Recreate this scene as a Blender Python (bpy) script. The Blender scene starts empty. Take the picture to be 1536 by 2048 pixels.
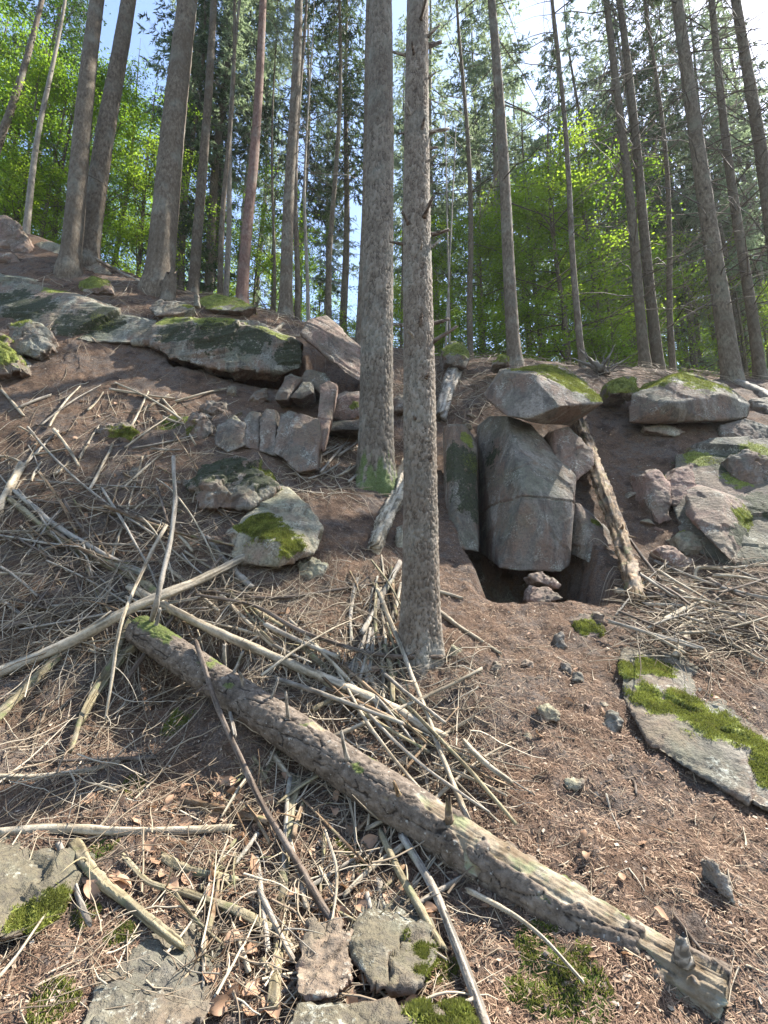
import bpy, bmesh, math
import numpy as np
from mathutils import Vector, Matrix

scene = bpy.context.scene
COL = scene.collection
R = math.radians
rng = np.random.default_rng(11)

# ------------------------------------------------------------------ camera, sky, sun, exposure
F_PX, CX, CY = 1000.0, 768.0, 1024.0
PITCH = R(11.7)
cam_d = bpy.data.cameras.new('camera')
cam_d.sensor_fit = 'VERTICAL'; cam_d.sensor_height = 36.0
cam_d.lens = 36.0 * F_PX / 2048.0
cam_d.clip_start = 0.02; cam_d.clip_end = 2000
cam = bpy.data.objects.new('camera', cam_d); COL.objects.link(cam)
cam.location = (0, 0, 0); cam.rotation_euler = (math.pi / 2 + PITCH, 0, 0)
scene.camera = cam

SUN_AZ, SUN_EL = R(62), R(52)          # azimuth clockwise from +Y (view direction)
world = bpy.data.worlds.new('World'); scene.world = world; world.use_nodes = True
wn = world.node_tree.nodes; wl = world.node_tree.links
for n in list(wn): wn.remove(n)
w_out = wn.new('ShaderNodeOutputWorld'); w_bg = wn.new('ShaderNodeBackground'); w_sky = wn.new('ShaderNodeTexSky')
w_sky.sky_type = 'NISHITA'; w_sky.sun_disc = False
w_sky.sun_elevation = SUN_EL; w_sky.sun_rotation = SUN_AZ
w_sky.air_density = 1.0; w_sky.dust_density = 0.7; w_sky.ozone_density = 1.0
w_bg.inputs['Strength'].default_value = 0.115
wl.new(w_sky.outputs[0], w_bg.inputs[0]); wl.new(w_bg.outputs[0], w_out.inputs[0])
sun_d = bpy.data.lights.new('sun', 'SUN'); sun_d.energy = 4.8; sun_d.angle = R(0.6); sun_d.color = (1.0, 0.95, 0.86)
sun = bpy.data.objects.new('sun', sun_d); COL.objects.link(sun)
to_sun = Vector((math.sin(SUN_AZ) * math.cos(SUN_EL), math.cos(SUN_AZ) * math.cos(SUN_EL), math.sin(SUN_EL)))
sun.rotation_euler = to_sun.to_track_quat('Z', 'Y').to_euler()
sun.location = (8, 4, 30)
scene.view_settings.view_transform = 'Standard'; scene.view_settings.look = 'None'
scene.view_settings.gamma = 1.0; scene.view_settings.use_curve_mapping = False
scene.view_settings.exposure = 1.9
scene.render.engine = 'CYCLES'
cy = scene.cycles
cy.max_bounces = 6; cy.diffuse_bounces = 3; cy.glossy_bounces = 2; cy.transmission_bounces = 3; cy.transparent_max_bounces = 4
cy.use_denoising = True
cy.sample_clamp_indirect = 6.0

# ------------------------------------------------------------------ numpy noise
def _h(ix, iy, iz, seed):
    n = (ix.astype(np.int64) * 374761393 + iy.astype(np.int64) * 668265263 + iz.astype(np.int64) * 2147483647 + seed * 1274126177) & 0xffffffff
    n = ((n ^ (n >> 13)) * 1274126177) & 0xffffffff
    n = ((n ^ (n >> 16)) * 2246822519) & 0xffffffff
    return ((n ^ (n >> 15)) & 0xffffff) / float(0xffffff)

def vnoise(p, seed=0):
    p = np.asarray(p, float); i = np.floor(p).astype(np.int64); f = p - i
    f = f * f * f * (f * (f * 6 - 15) + 10)
    x, y, z = i[:, 0], i[:, 1], i[:, 2]; fx, fy, fz = f[:, 0], f[:, 1], f[:, 2]
    r = 0
    for dx in (0, 1):
        wx = fx if dx else 1 - fx
        for dy in (0, 1):
            wy = fy if dy else 1 - fy
            for dz in (0, 1):
                r = r + wx * wy * (fz if dz else 1 - fz) * _h(x + dx, y + dy, z + dz, seed)
    return r * 2 - 1

def fbm(p, octs=4, seed=0, gain=0.5, lac=2.03):
    p = np.asarray(p, float); s = 0; a = 1.0; t = 0
    for k in range(octs):
        s = s + a * vnoise(p + 17.3 * k, seed + k); t += a; a *= gain; p = p * lac
    return s / t

def fbm2(x, y, octs=4, seed=0, gain=0.5):
    return fbm(np.stack([x, y, np.zeros_like(x) + 0.37], 1), octs, seed, gain)

def voro2(x, y, wrap, seed=0):
    """F1, F2 and cell hash of a 2-D voronoi, x wraps at the integer wrap"""
    ix, iy = np.floor(x).astype(np.int64), np.floor(y).astype(np.int64)
    f1 = np.full(x.shape, 9.0); f2 = f1.copy(); cell = np.zeros(x.shape)
    zz = np.zeros_like(ix)
    for dx in (-1, 0, 1):
        for dy in (-1, 0, 1):
            cx, cyy = ix + dx, iy + dy
            wx = np.mod(cx, wrap)
            px = cx + _h(wx, cyy, zz, seed); py = cyy + _h(wx, cyy, zz + 1, seed)
            d = np.hypot(px - x, py - y)
            closer = d < f1
            f2 = np.where(closer, f1, np.minimum(f2, d)); f1 = np.where(closer, d, f1)
            cell = np.where(closer, _h(wx, cyy, zz + 2, seed), cell)
    return f1, f2, cell

def facets(p, seed=0):
    """broken-stone relief: every 3-D voronoi cell carries its own tilted plane"""
    i = np.floor(p).astype(np.int64); best = np.full(len(p), 9.0); val = np.zeros(len(p))
    for dx in (-1, 0, 1):
        for dy in (-1, 0, 1):
            for dz in (-1, 0, 1):
                x, y, z = i[:, 0] + dx, i[:, 1] + dy, i[:, 2] + dz
                q = p - np.stack([x + _h(x, y, z, seed), y + _h(x, y, z, seed + 1), z + _h(x, y, z, seed + 2)], 1)
                d = np.linalg.norm(q, axis=1); c = d < best
                v = q[:, 0] * (_h(x, y, z, seed + 3) - 0.5) + q[:, 1] * (_h(x, y, z, seed + 4) - 0.5) + q[:, 2] * (_h(x, y, z, seed + 5) - 0.5) + 0.35 * (_h(x, y, z, seed + 6) - 0.5)
                val = np.where(c, v, val); best = np.where(c, d, best)
    return val * 2.0

def sstep(a, b, x):
    t = np.clip((x - a) / (b - a), 0, 1); return t * t * (3 - 2 * t)

# ------------------------------------------------------------------ view rays used for surveying the site
CP, SP = math.cos(PITCH), math.sin(PITCH)
def ray(u, v):
    a = (np.asarray(u, float) - CX) / F_PX; b = (CY - np.asarray(v, float)) / F_PX
    return np.stack([a, CP - b * SP, SP + b * CP], -1)
def at(u, v, y):
    d = ray(u, v); return d * (np.asarray(y, float) / d[..., 1])[..., None]
def px_len(u, v, y):                    # metres per photo pixel there
    return float(y / ray(u, v)[1] / F_PX)

# ------------------------------------------------------------------ terrain height
def col(u, vy): return [(u, v, y) for v, y in vy]
CTRL = (col(-150, [(2048, 1.5), (1600, 2.35), (1200, 3.6), (1000, 4.5), (850, 5.4), (700, 6.5), (560, 7.8), (470, 8.8), (415, 9.4)])
 + col(0, [(2048, 1.5), (1800, 1.9), (1600, 2.35), (1400, 2.9), (1200, 3.6), (1000, 4.5), (850, 5.4), (700, 6.4), (600, 7.2), (500, 8.3), (450, 9.2)])
 + col(256, [(2048, 1.5), (1800, 1.9), (1600, 2.38), (1420, 3.0), (1250, 3.4), (1100, 4.1), (1000, 4.6), (900, 5.2), (800, 5.9), (700, 6.7), (610, 7.5), (550, 8.5)])
 + col(512, [(2048, 1.5), (1800, 1.95), (1600, 2.4), (1400, 2.9), (1250, 3.4), (1100, 4.1), (1000, 4.6), (900, 5.3), (800, 6.2), (765, 6.7), (650, 7.6), (612, 8.6)])
 + col(768, [(2048, 1.5), (1800, 1.95), (1600, 2.4), (1400, 2.95), (1290, 3.3), (1200, 3.75), (1100, 4.4), (1000, 5.1), (960, 5.5), (900, 6.0), (800, 6.9), (725, 7.8), (692, 8.6)])
 + col(1024, [(2048, 1.5), (1800, 1.9), (1600, 2.3), (1400, 2.85), (1300, 3.25), (1200, 3.8), (1140, 4.3), (1000, 5.3), (880, 6.0), (790, 6.8), (735, 7.7), (716, 8.5)])
 + col(1280, [(2048, 1.5), (1800, 1.85), (1600, 2.25), (1400, 2.8), (1300, 3.2), (1200, 3.85), (1100, 4.7), (1000, 5.3), (900, 5.9), (810, 6.7), (755, 7.6), (738, 8.4)])
 + col(1536, [(2048, 1.5), (1800, 1.85), (1600, 2.25), (1400, 2.75), (1200, 3.8), (1100, 4.5), (1000, 5.1), (900, 5.7), (810, 6.6), (772, 7.6), (758, 8.4)])
 + col(1700, [(2048, 1.5), (1600, 2.25), (1200, 3.8), (1000, 5.1), (810, 6.6), (765, 8.4)]))
c_pts = np.array([at(u, v, y) for u, v, y in CTRL])
def plateau(x, y):
    return np.interp(x, [-60, -9, -4, 0, 4, 8, 60], [11.0, 8.5, 6.45, 5.15, 4.65, 4.35, 3.6]) + 0.006 * (y - 12)
extra = [(x, y, float(plateau(np.array(x), np.array(y))) - 0.02) for x in (-9, -6, -3, 0, 3, 6, 9) for y in (11.0, 13.0)]
extra += [(x, y, -1.55 + 0.4 * y) for x in (-2.5, -1, 0, 1, 2.5) for y in (0.3, -1.0)]
c_pts = np.vstack([c_pts, np.array(extra)])
def _k(r2): return 0.5 * r2 * np.log(r2 + 1e-9)
nC = len(c_pts); A = np.zeros((nC + 3, nC + 3))
d2 = ((c_pts[:, None, :2] - c_pts[None, :, :2]) ** 2).sum(-1)
A[:nC, :nC] = _k(d2) + 0.004 * np.eye(nC)
A[:nC, nC] = 1; A[:nC, nC + 1:] = c_pts[:, :2]; A[nC:, :nC] = A[:nC, nC:].T
w_tps = np.linalg.solve(A, np.concatenate([c_pts[:, 2], np.zeros(3)]))
def tps(x, y):
    out = np.zeros(x.shape)
    for s in range(0, len(x), 40000):
        xs, ys = x[s:s + 40000], y[s:s + 40000]
        q = (xs[:, None] - c_pts[None, :, 0]) ** 2 + (ys[:, None] - c_pts[None, :, 1]) ** 2
        out[s:s + 40000] = _k(q) @ w_tps[:nC] + w_tps[nC] + w_tps[nC + 1] * xs + w_tps[nC + 2] * ys
    return out
RX0, RX1, RY0, RY1, RS = -14.0, 14.0, -2.0, 14.0, 0.025
gx = np.arange(RX0, RX1 + 1e-6, RS); gy = np.arange(RY0, RY1 + 1e-6, RS)
# the smooth surface is evaluated on a coarse lattice and refined
cgx = np.arange(RX0, RX1 + 0.11, 0.1); cgy = np.arange(RY0, RY1 + 0.11, 0.1)
CGX, CGY = np.meshgrid(cgx, cgy)
lim = 0.92 * np.maximum(CGY, 0) + 1.2
XL = np.clip(CGX, -lim, lim)
coarse = tps(XL.ravel(), CGY.ravel()).reshape(CGX.shape)
def bil(grid, x0, y0, s, x, y):
    fx = np.clip((x - x0) / s, 0, grid.shape[1] - 1.001); fy = np.clip((y - y0) / s, 0, grid.shape[0] - 1.001)
    ix, iy = fx.astype(int), fy.astype(int); fx, fy = fx - ix, fy - iy
    return (grid[iy, ix] * (1 - fx) * (1 - fy) + grid[iy, ix + 1] * fx * (1 - fy) + grid[iy + 1, ix] * (1 - fx) * fy + grid[iy + 1, ix + 1] * fx * fy)
GX, GY = np.meshgrid(gx, gy); shp = GX.shape; gxf, gyf = GX.ravel(), GY.ravel()
Z = bil(coarse, RX0, RY0, 0.1, gxf, gyf)
wf = sstep(9.4, 12.5, gyf); Z = Z * (1 - wf) + plateau(gxf, gyf) * wf
wb = sstep(0.4, -0.8, gyf); Z = Z * (1 - wb) + (-1.55 + 0.4 * gyf) * wb
Z += 0.07 * fbm2(gxf * 1.3, gyf * 1.3, 3, 3) + 0.040 * fbm2(gxf * 5, gyf * 5, 3, 8) + 0.018 * fbm2(gxf * 15, gyf * 15, 2, 15)
# hollows: (x0,x1,y0,y1, floor height above the lip)
def carve(u0, u1, v, y0, y1, drop):
    """dig a level-floored hollow that runs into the bank under overhanging rock"""
    global Z
    p0, p1 = at(u0, v, y0), at(u1, v, y0)
    gxo, gyo = gxf, gyf
    wx_, wy_ = 0.10 * fbm2(gxo * 3, gyo * 3, 3, 91), 0.08 * fbm2(gxo * 4, gyo * 4, 3, 92)
    m = sstep(p0[0] - 0.10, p0[0] + 0.14, gxf + wx_) * sstep(p1[0] + 0.10, p1[0] - 0.14, gxf + wx_) * sstep(y0, y0 + 0.3, gyf + wy_) * sstep(y1 + 0.1, y1, gyf)
    fl = 0.5 * (p0[2] + p1[2]) - drop
    Z = np.where(m > 0, Z * (1 - m) + np.minimum(Z, fl + 0.04 * fbm2(gxf * 6, gyf * 6, 2, 5)) * m, Z)
carve(990, 1280, 1212, 3.78, 5.75, 0.13)       # the cave below the big block
carve(655, 725, 905, 6.05, 7.1, 0.03)          # hole behind the large spruce
carve(606, 715, 770, 6.7, 7.6, 0.0)            # gap below the tilted slab
carve(335, 575, 772, 6.55, 7.3, 0.02)          # undercut of the layered ledge
carve(225, 440, 1430, 2.85, 3.25, 0.05)        # hollow below the raised end of the fallen trunk
Zg = Z.reshape(shp)
def H(x, y):
    x = np.asarray(x, float); y = np.asarray(y, float)
    inside = bil(Zg, RX0, RY0, RS, x, y)
    far = plateau(x, y) * (y > 6) + (y <= 6) * (inside + np.where(y < RY0, 0.4 * (y - RY0), 0))
    e = np.maximum(sstep(13, 13.9, y), 0)
    return np.where((y > RY0) & (y < 14), inside * (1 - e) + plateau(x, y) * e, far)
def Hn(x, y, e=0.06):
    n = np.stack([-(H(x + e, y) - H(x - e, y)) / (2 * e), -(H(x, y + e) - H(x, y - e)) / (2 * e), np.ones_like(np.asarray(x, float))], -1)
    return n / np.linalg.norm(n, axis=-1, keepdims=True)
def hit(u, v):
    """where a sight line meets the ground"""
    u = np.atleast_1d(np.asarray(u, float)); v = np.atleast_1d(np.asarray(v, float))
    d = ray(u, v); t = np.full(u.shape, 0.7); done = np.zeros(u.shape, bool); res = np.full(u.shape, 9.2)
    for k in range(420):
        p = d * t[:, None]; under = p[:, 2] < H(p[:, 0], p[:, 1])
        new = under & ~done; res[new] = t[new]; done |= under
        if done.all(): break
        t = np.where(done, t, t + 0.012 + 0.004 * t)
    return d * res[:, None]

# ------------------------------------------------------------------ mesh helpers
def mesh_np(name, V, faces, mat=None, smooth=True, attrs=None):
    """faces: list of int arrays (n,3) or (n,4)"""
    V = np.asarray(V, np.float32); fl = [np.asarray(f, np.int32) for f in faces if len(f)]
    me = bpy.data.meshes.new(name)
    me.vertices.add(len(V)); me.vertices.foreach_set('co', V.ravel())
    loops = np.concatenate([f.ravel() for f in fl]); tot = np.concatenate([np.full(len(f), f.shape[1], np.int32) for f in fl])
    start = np.concatenate([[0], np.cumsum(tot)[:-1]]).astype(np.int32)
    me.loops.add(len(loops)); me.loops.foreach_set('vertex_index', loops)
    me.polygons.add(len(tot)); me.polygons.foreach_set('loop_start', start)
    try: me.polygons.foreach_set('loop_total', tot)
    except Exception: pass
    if smooth: me.polygons.foreach_set('use_smooth', np.ones(len(tot), bool))
    for k, a in (attrs or {}).items():
        at_ = me.attributes.new(k, 'FLOAT', 'POINT'); at_.data.foreach_set('value', np.asarray(a, np.float32))
    me.update(calc_edges=True)
    if mat: me.materials.append(mat)
    return me
def obj(name, me, parent=None, loc=None, **props):
    o = bpy.data.objects.new(name, me); COL.objects.link(o)
    if parent is not None: o.parent = parent
    if loc is not None: o.location = loc
    for k, v in props.items():
        if v is not None: o[k] = v
    return o
def empty(name, loc, label, category, group=None):
    o = bpy.data.objects.new(name, None); COL.objects.link(o); o.location = loc; o.empty_display_size = 0.1
    o['label'] = label; o['category'] = category
    if group: o['group'] = group
    return o

def tubes(P, Rr, S=5, cap=True):
    """P (N,K,3) polylines, Rr (N,K) radii -> V, quads, cap tris (vectorised)"""
    P = np.asarray(P, float); N, K, _ = P.shape
    T = np.gradient(P, axis=1); T /= np.linalg.norm(T, axis=2, keepdims=True) + 1e-9
    ref = np.where(np.abs(T[:, :1, 2:3]) > 0.8, np.array([1.0, 0, 0]), np.array([0, 0, 1.0])) * np.ones((N, K, 1))
    U = np.cross(T, ref); U /= np.linalg.norm(U, axis=2, keepdims=True) + 1e-9
    W = np.cross(T, U)
    a = np.arange(S) * 2 * np.pi / S
    V = P[:, :, None, :] + np.asarray(Rr)[:, :, None, None] * (np.cos(a)[None, None, :, None] * U[:, :, None, :] + np.sin(a)[None, None, :, None] * W[:, :, None, :])
    idx = np.arange(N * K * S).reshape(N, K, S)
    q = np.stack([idx[:, :-1, :], np.roll(idx, -1, 2)[:, :-1, :], np.roll(idx, -1, 2)[:, 1:, :], idx[:, 1:, :]], -1).reshape(-1, 4)
    fs = [q]
    if cap and S >= 3:
        t = [np.stack([idx[:, 0, 0], idx[:, 0, k + 1], idx[:, 0, k]], -1) for k in range(1, S - 1)]
        t += [np.stack([idx[:, -1, 0], idx[:, -1, k], idx[:, -1, k + 1]], -1) for k in range(1, S - 1)]
        fs.append(np.concatenate(t))
    return V.reshape(-1, 3), fs
class Acc:
    """collects pieces of one mesh"""
    def __init__(s): s.V = []; s.F = {3: [], 4: []}; s.n = 0; s.A = {}
    def add(s, V, fs, **attrs):
        V = np.asarray(V)
        for f in fs:
            if len(f): s.F[f.shape[1]].append(np.asarray(f) + s.n)
        s.V.append(V); s.n += len(V)
        for k, a in attrs.items(): s.A.setdefault(k, []).append(np.broadcast_to(np.asarray(a, float), (len(V),)))
    def mesh(s, name, mat, smooth=True):
        return mesh_np(name, np.concatenate(s.V), [np.concatenate(s.F[k]) for k in (3, 4) if s.F[k]], mat, smooth, {k: np.concatenate(v) for k, v in s.A.items()})
def resample(pts, K):
    pts = np.asarray(pts, float); n = len(pts)
    # Catmull-Rom through the points
    ext = np.vstack([2 * pts[0] - pts[1], pts, 2 * pts[-1] - pts[-2]])
    t = np.linspace(0, n - 1 - 1e-6, K); i = t.astype(int); f = (t - i)[:, None]
    p0, p1, p2, p3 = ext[i], ext[i + 1], ext[i + 2], ext[i + 3]
    return 0.5 * (2 * p1 + (p2 - p0) * f + (2 * p0 - 5 * p1 + 4 * p2 - p3) * f ** 2 + (3 * p1 - p0 - 3 * p2 + p3) * f ** 3)
def normals_of(me):
    n = np.zeros(len(me.vertices) * 3, np.float32); me.vertex_normals.foreach_get('vector', n); return n.reshape(-1, 3)
def coords_of(me):
    n = np.zeros(len(me.vertices) * 3, np.float32); me.vertices.foreach_get('co', n); return n.reshape(-1, 3)

# ------------------------------------------------------------------ materials
class MB:
    def __init__(s, name):
        s.m = bpy.data.materials.new(name); s.m.use_nodes = True; s.t = s.m.node_tree
        for n in list(s.t.nodes): s.t.nodes.remove(n)
        s.out = s.t.nodes.new('ShaderNodeOutputMaterial')
        s._obj = None
    def n(s, typ, props=None, ins=None):
        nd = s.t.nodes.new(typ)
        for k, v in (props or {}).items(): setattr(nd, k, v)
        for k, v in (ins or {}).items():
            if v is None: continue
            if isinstance(v, bpy.types.NodeSocket): s.t.links.new(v, nd.inputs[k])
            else: nd.inputs[k].default_value = v
        return nd
    def oc(s, rand=False):
        if s._obj is None: s._obj = s.n('ShaderNodeTexCoord').outputs['Object']
        return s._obj
    def mapv(s, scale=(1, 1, 1), vec=None):
        return s.n('ShaderNodeMapping', None, {'Vector': vec or s.oc(), 'Scale': scale}).outputs[0]
    def noise(s, scale, detail=4, rough=0.55, vec=None, dist=0.0):
        return s.n('ShaderNodeTexNoise', None, {'Vector': vec or s.oc(), 'Scale': scale, 'Detail': detail, 'Roughness': rough, 'Distortion': dist}).outputs[0]
    def voro(s, scale, feature='F1', vec=None, out='Distance'):
        return s.n('ShaderNodeTexVoronoi', {'feature': feature}, {'Vector': vec or s.oc(), 'Scale': scale}).outputs[out]
    def ramp(s, fac, stops, interp='LINEAR'):
        nd = s.n('ShaderNodeValToRGB', None, {'Fac': fac}); cr = nd.color_ramp; cr.interpolation = interp
        while len(cr.elements) < len(stops): cr.elements.new(0.5)
        for e, (p, c) in zip(cr.elements, stops):
            e.position = p; e.color = (c, c, c, 1) if isinstance(c, (int, float)) else (*c, 1)
        return nd.outputs[0]
    def mix(s, fac, a, b, mode='MIX'):
        nd = s.n('ShaderNodeMix', {'data_type': 'RGBA', 'blend_type': mode})
        for k, v in ((0, fac), (6, a), (7, b)):
            if isinstance(v, bpy.types.NodeSocket): s.t.links.new(v, nd.inputs[k])
            elif k == 0: nd.inputs[0].default_value = v
            else: nd.inputs[k].default_value = (*v, 1)
        return nd.outputs[2]
    def math(s, op, a, b=0.0, c=None):
        nd = s.n('ShaderNodeMath', {'operation': op})
        for k, v in ((0, a), (1, b), (2, c)):
            if v is None: continue
            if isinstance(v, bpy.types.NodeSocket): s.t.links.new(v, nd.inputs[k])
            else: nd.inputs[k].default_value = v
        return nd.outputs[0]
    def attr(s, name, typ='GEOMETRY'):
        return s.n('ShaderNodeAttribute', {'attribute_name': name, 'attribute_type': typ}).outputs['Fac']
    def island(s): return s.n('ShaderNodeNewGeometry').outputs['Random Per Island']
    def objrand(s): return s.n('ShaderNodeObjectInfo').outputs['Random']
    def nz(s):
        g = s.n('ShaderNodeNewGeometry').outputs['Normal']
        return s.n('ShaderNodeSeparateXYZ', None, {0: g}).outputs[2]
    def bump(s, h, strength=0.5, dist=0.02, prev=None):
        return s.n('ShaderNodeBump', None, {'Height': h, 'Strength': strength, 'Distance': dist, 'Normal': prev}).outputs[0]
    def done(s, colr, rough=0.9, normal=None, trans=None, spec=0.3):
        b = s.n('ShaderNodeBsdfPrincipled', None, {'Roughness': rough, 'Normal': normal, 'Specular IOR Level': spec})
        if isinstance(colr, bpy.types.NodeSocket): s.t.links.new(colr, b.inputs['Base Color'])
        else: b.inputs['Base Color'].default_value = (*colr, 1)
        o = b.outputs[0]
        if trans:
            w, c = trans
            tr = s.n('ShaderNodeBsdfTranslucent')
            if isinstance(c, bpy.types.NodeSocket): s.t.links.new(c, tr.inputs[0])
            else: tr.inputs[0].default_value = (*c, 1)
            mx = s.n('ShaderNodeMixShader', None, {0: w}); s.t.links.new(o, mx.inputs[1]); s.t.links.new(tr.outputs[0], mx.inputs[2]); o = mx.outputs[0]
        s.t.links.new(o, s.out.inputs[0]); return s.m

def mat_ground():
    b = MB('forest_litter')
    n1 = b.noise(2.2, 6, 0.6); n2 = b.noise(14, 5, 0.65); n3 = b.noise(90, 3, 0.7); n4 = b.noise(260, 2, 0.7)
    c = b.ramp(n3, [(0.28, (0.038, 0.023, 0.016)), (0.5, (0.120, 0.072, 0.047)), (0.75, (0.22, 0.146, 0.099))])
    c = b.mix(b.ramp(n4, [(0.40, 0.0), (0.74, 0.7)]), c, (0.26, 0.175, 0.117))
    soil = b.ramp(n3, [(0.3, (0.072, 0.057, 0.047)), (0.7, (0.215, 0.176, 0.148))])
    c = b.mix(b.ramp(b.math('ADD', b.math('MULTIPLY', n1, 0.55), b.math('MULTIPLY', n2, 0.45)), [(0.46, 0.0), (0.57, 0.85)]), c, soil)
    c = b.mix(b.ramp(b.noise(6, 5, 0.65), [(0.34, 0.75), (0.50, 0.0)]), c, (0.040, 0.025, 0.019))
    mo = b.math('ADD', b.attr('moss'), b.math('MULTIPLY', b.math('SUBTRACT', n2, 0.5), 0.9))
    c = b.mix(b.ramp(mo, [(0.42, 0.0), (0.62, 1.0)]), c, b.ramp(n3, [(0.3, (0.035, 0.045, 0.012)), (0.7, (0.13, 0.17, 0.035))]))
    nm = b.bump(n2, 0.8, 0.05); nm = b.bump(n3, 0.9, 0.02, nm); nm = b.bump(n4, 0.7, 0.007, nm)
    return b.done(c, 0.95, nm, spec=0.15)
def mat_rock(name, base, alt, pink, algae, strata=0.0, dark=0.5):
    b = MB(name)
    pos = b.n('ShaderNodeNewGeometry').outputs['Position']; b._obj = pos
    n1 = b.noise(1.7, 5, 0.6); n2 = b.noise(9, 6, 0.65); n3 = b.noise(60, 4, 0.7); n4 = b.noise(210, 2, 0.6)
    c = b.mix(b.ramp(n2, [(0.35, 0.0), (0.65, 1.0)]), base, alt)
    c = b.mix(b.ramp(b.noise(2.4, 5, 0.62, b.mapv((1, 1, 0.5), pos), 0.5), [(0.44, 0.0), (0.53, 0.9)]), c, pink)
    c = b.mix(b.ramp(b.noise(3.1, 5, 0.6, b.mapv((1.3, 1.3, 0.3), pos), 0.8), [(0.53, 0.0), (0.60, 0.6)]), c, tuple(1.55 * x for x in alt))
    up = b.nz()
    al = b.math('ADD', n1, b.math('MULTIPLY', up, 0.22))
    c = b.mix(b.ramp(al, [(0.52, 0.0), (0.74, 0.55)]), c, algae)
    st = b.noise(4.5, 5, 0.65, b.mapv((1.6, 1.6, 0.28), pos), 0.6)
    c = b.mix(b.ramp(st, [(0.54, 0.0), (0.66, dark)]), c, (0.035, 0.034, 0.030))
    c = b.mix(b.ramp(n3, [(0.3, 0.45), (0.55, 0.0)]), c, (0.05, 0.045, 0.04))
    c = b.mix(b.ramp(b.math('MULTIPLY', n3, b.noise(5, 3)), [(0.31, 0.0), (0.40, 0.55)]), c, (0.42, 0.43, 0.37))
    n5 = b.noise(25, 4, 0.7)
    mo = b.math('ADD', b.attr('moss'), b.math('MULTIPLY', b.math('SUBTRACT', n5, 0.5), 1.5))
    mcol = b.ramp(b.math('ADD', b.math('MULTIPLY', n3, 0.5), b.math('MULTIPLY', n2, 0.5)), [(0.3, (0.045, 0.055, 0.012)), (0.5, (0.16, 0.19, 0.032)), (0.75, (0.30, 0.33, 0.06))])
    c = b.mix(b.ramp(mo, [(0.46, 0.0), (0.66, 0.9)]), c, mcol)
    mb = b.math('ADD', b.attr('blackmoss'), b.math('MULTIPLY', b.math('SUBTRACT', b.noise(9, 7, 0.75), 0.5), 2.6))
    c = b.mix(b.ramp(mb, [(0.46, 0.0), (0.6, 0.95)]), c, b.ramp(n3, [(0.3, (0.012, 0.014, 0.008)), (0.7, (0.05, 0.06, 0.025))]))
    c = b.mix(b.ramp(b.noise(28, 5, 0.7), [(0.36, 0.55), (0.50, 0.0), (0.62, 0.0), (0.72, 0.35)]), c, (0.07, 0.06, 0.05))
    nm = b.bump(n2, 0.6, 0.05); nm = b.bump(b.noise(28, 5, 0.7), 0.6, 0.02, nm)
    if strata > 0: nm = b.bump(b.noise(6, 4, 0.6, b.mapv((0.5, 0.5, 7), pos), 0.4), strata, 0.05, nm)
    nm = b.bump(n3, 0.55, 0.012, nm); nm = b.bump(n4, 0.4, 0.004, nm)
    return b.done(c, 0.88, nm, spec=0.25)
def mat_bark(name, dark, mid, light, fine=1.0, lichen=(0.27, 0.28, 0.24), far=False):
    b = MB(name)
    vec = b.mapv((1, 1, 0.45))
    n2 = b.noise(26, 5, 0.65, vec); n3 = b.noise(110, 3, 0.7); n1 = b.noise(3.0, 4, 0.6)
    c = b.ramp(n2, [(0.3, dark), (0.5, mid), (0.72, light)])
    if not far:
        cr = b.attr('crack')
        c = b.mix(b.ramp(cr, [(0.25, 0.0), (0.8, 0.85)]), c, tuple(0.35 * x for x in dark))
        c = b.mix(b.math('MULTIPLY', b.math('POWER', b.attr('plate'), 1.6), 0.75), c, light)
    else:
        kn = b.voro(7.5, 'F1', b.mapv((1, 1, 0.5)))
        c = b.mix(b.ramp(kn, [(0.10, 0.7), (0.20, 0.0)]), c, tuple(0.4 * x for x in dark))
    c = b.mix(b.ramp(n3, [(0.56, 0.0), (0.70, 0.6)]), c, lichen)
    c = b.mix(b.ramp(n1, [(0.50, 0.0), (0.70, 0.5)]), c, lichen)
    c = b.mix(b.ramp(b.noise(1.3, 3, 0.6), [(0.42, 0.45), (0.55, 0.0)]), c, tuple(0.6 * x for x in mid))
    tint = b.objrand()
    c = b.mix(b.ramp(tint, [(0.0, 0.0), (1.0, 0.35)]), c, tuple(0.55 * x for x in mid))
    mo = b.math('ADD', b.attr('moss'), b.math('MULTIPLY', b.math('SUBTRACT', n2, 0.5), 0.9))
    c = b.mix(b.ramp(mo, [(0.40, 0.0), (0.62, 0.95)]), c, b.ramp(n3, [(0.3, (0.04, 0.055, 0.018)), (0.7, (0.15, 0.19, 0.07))]))
    nm = b.bump(n2, 0.6, 0.02 * fine); nm = b.bump(n3, 0.5, 0.006, nm)
    return b.done(c, 0.9, nm, spec=0.2)
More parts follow.
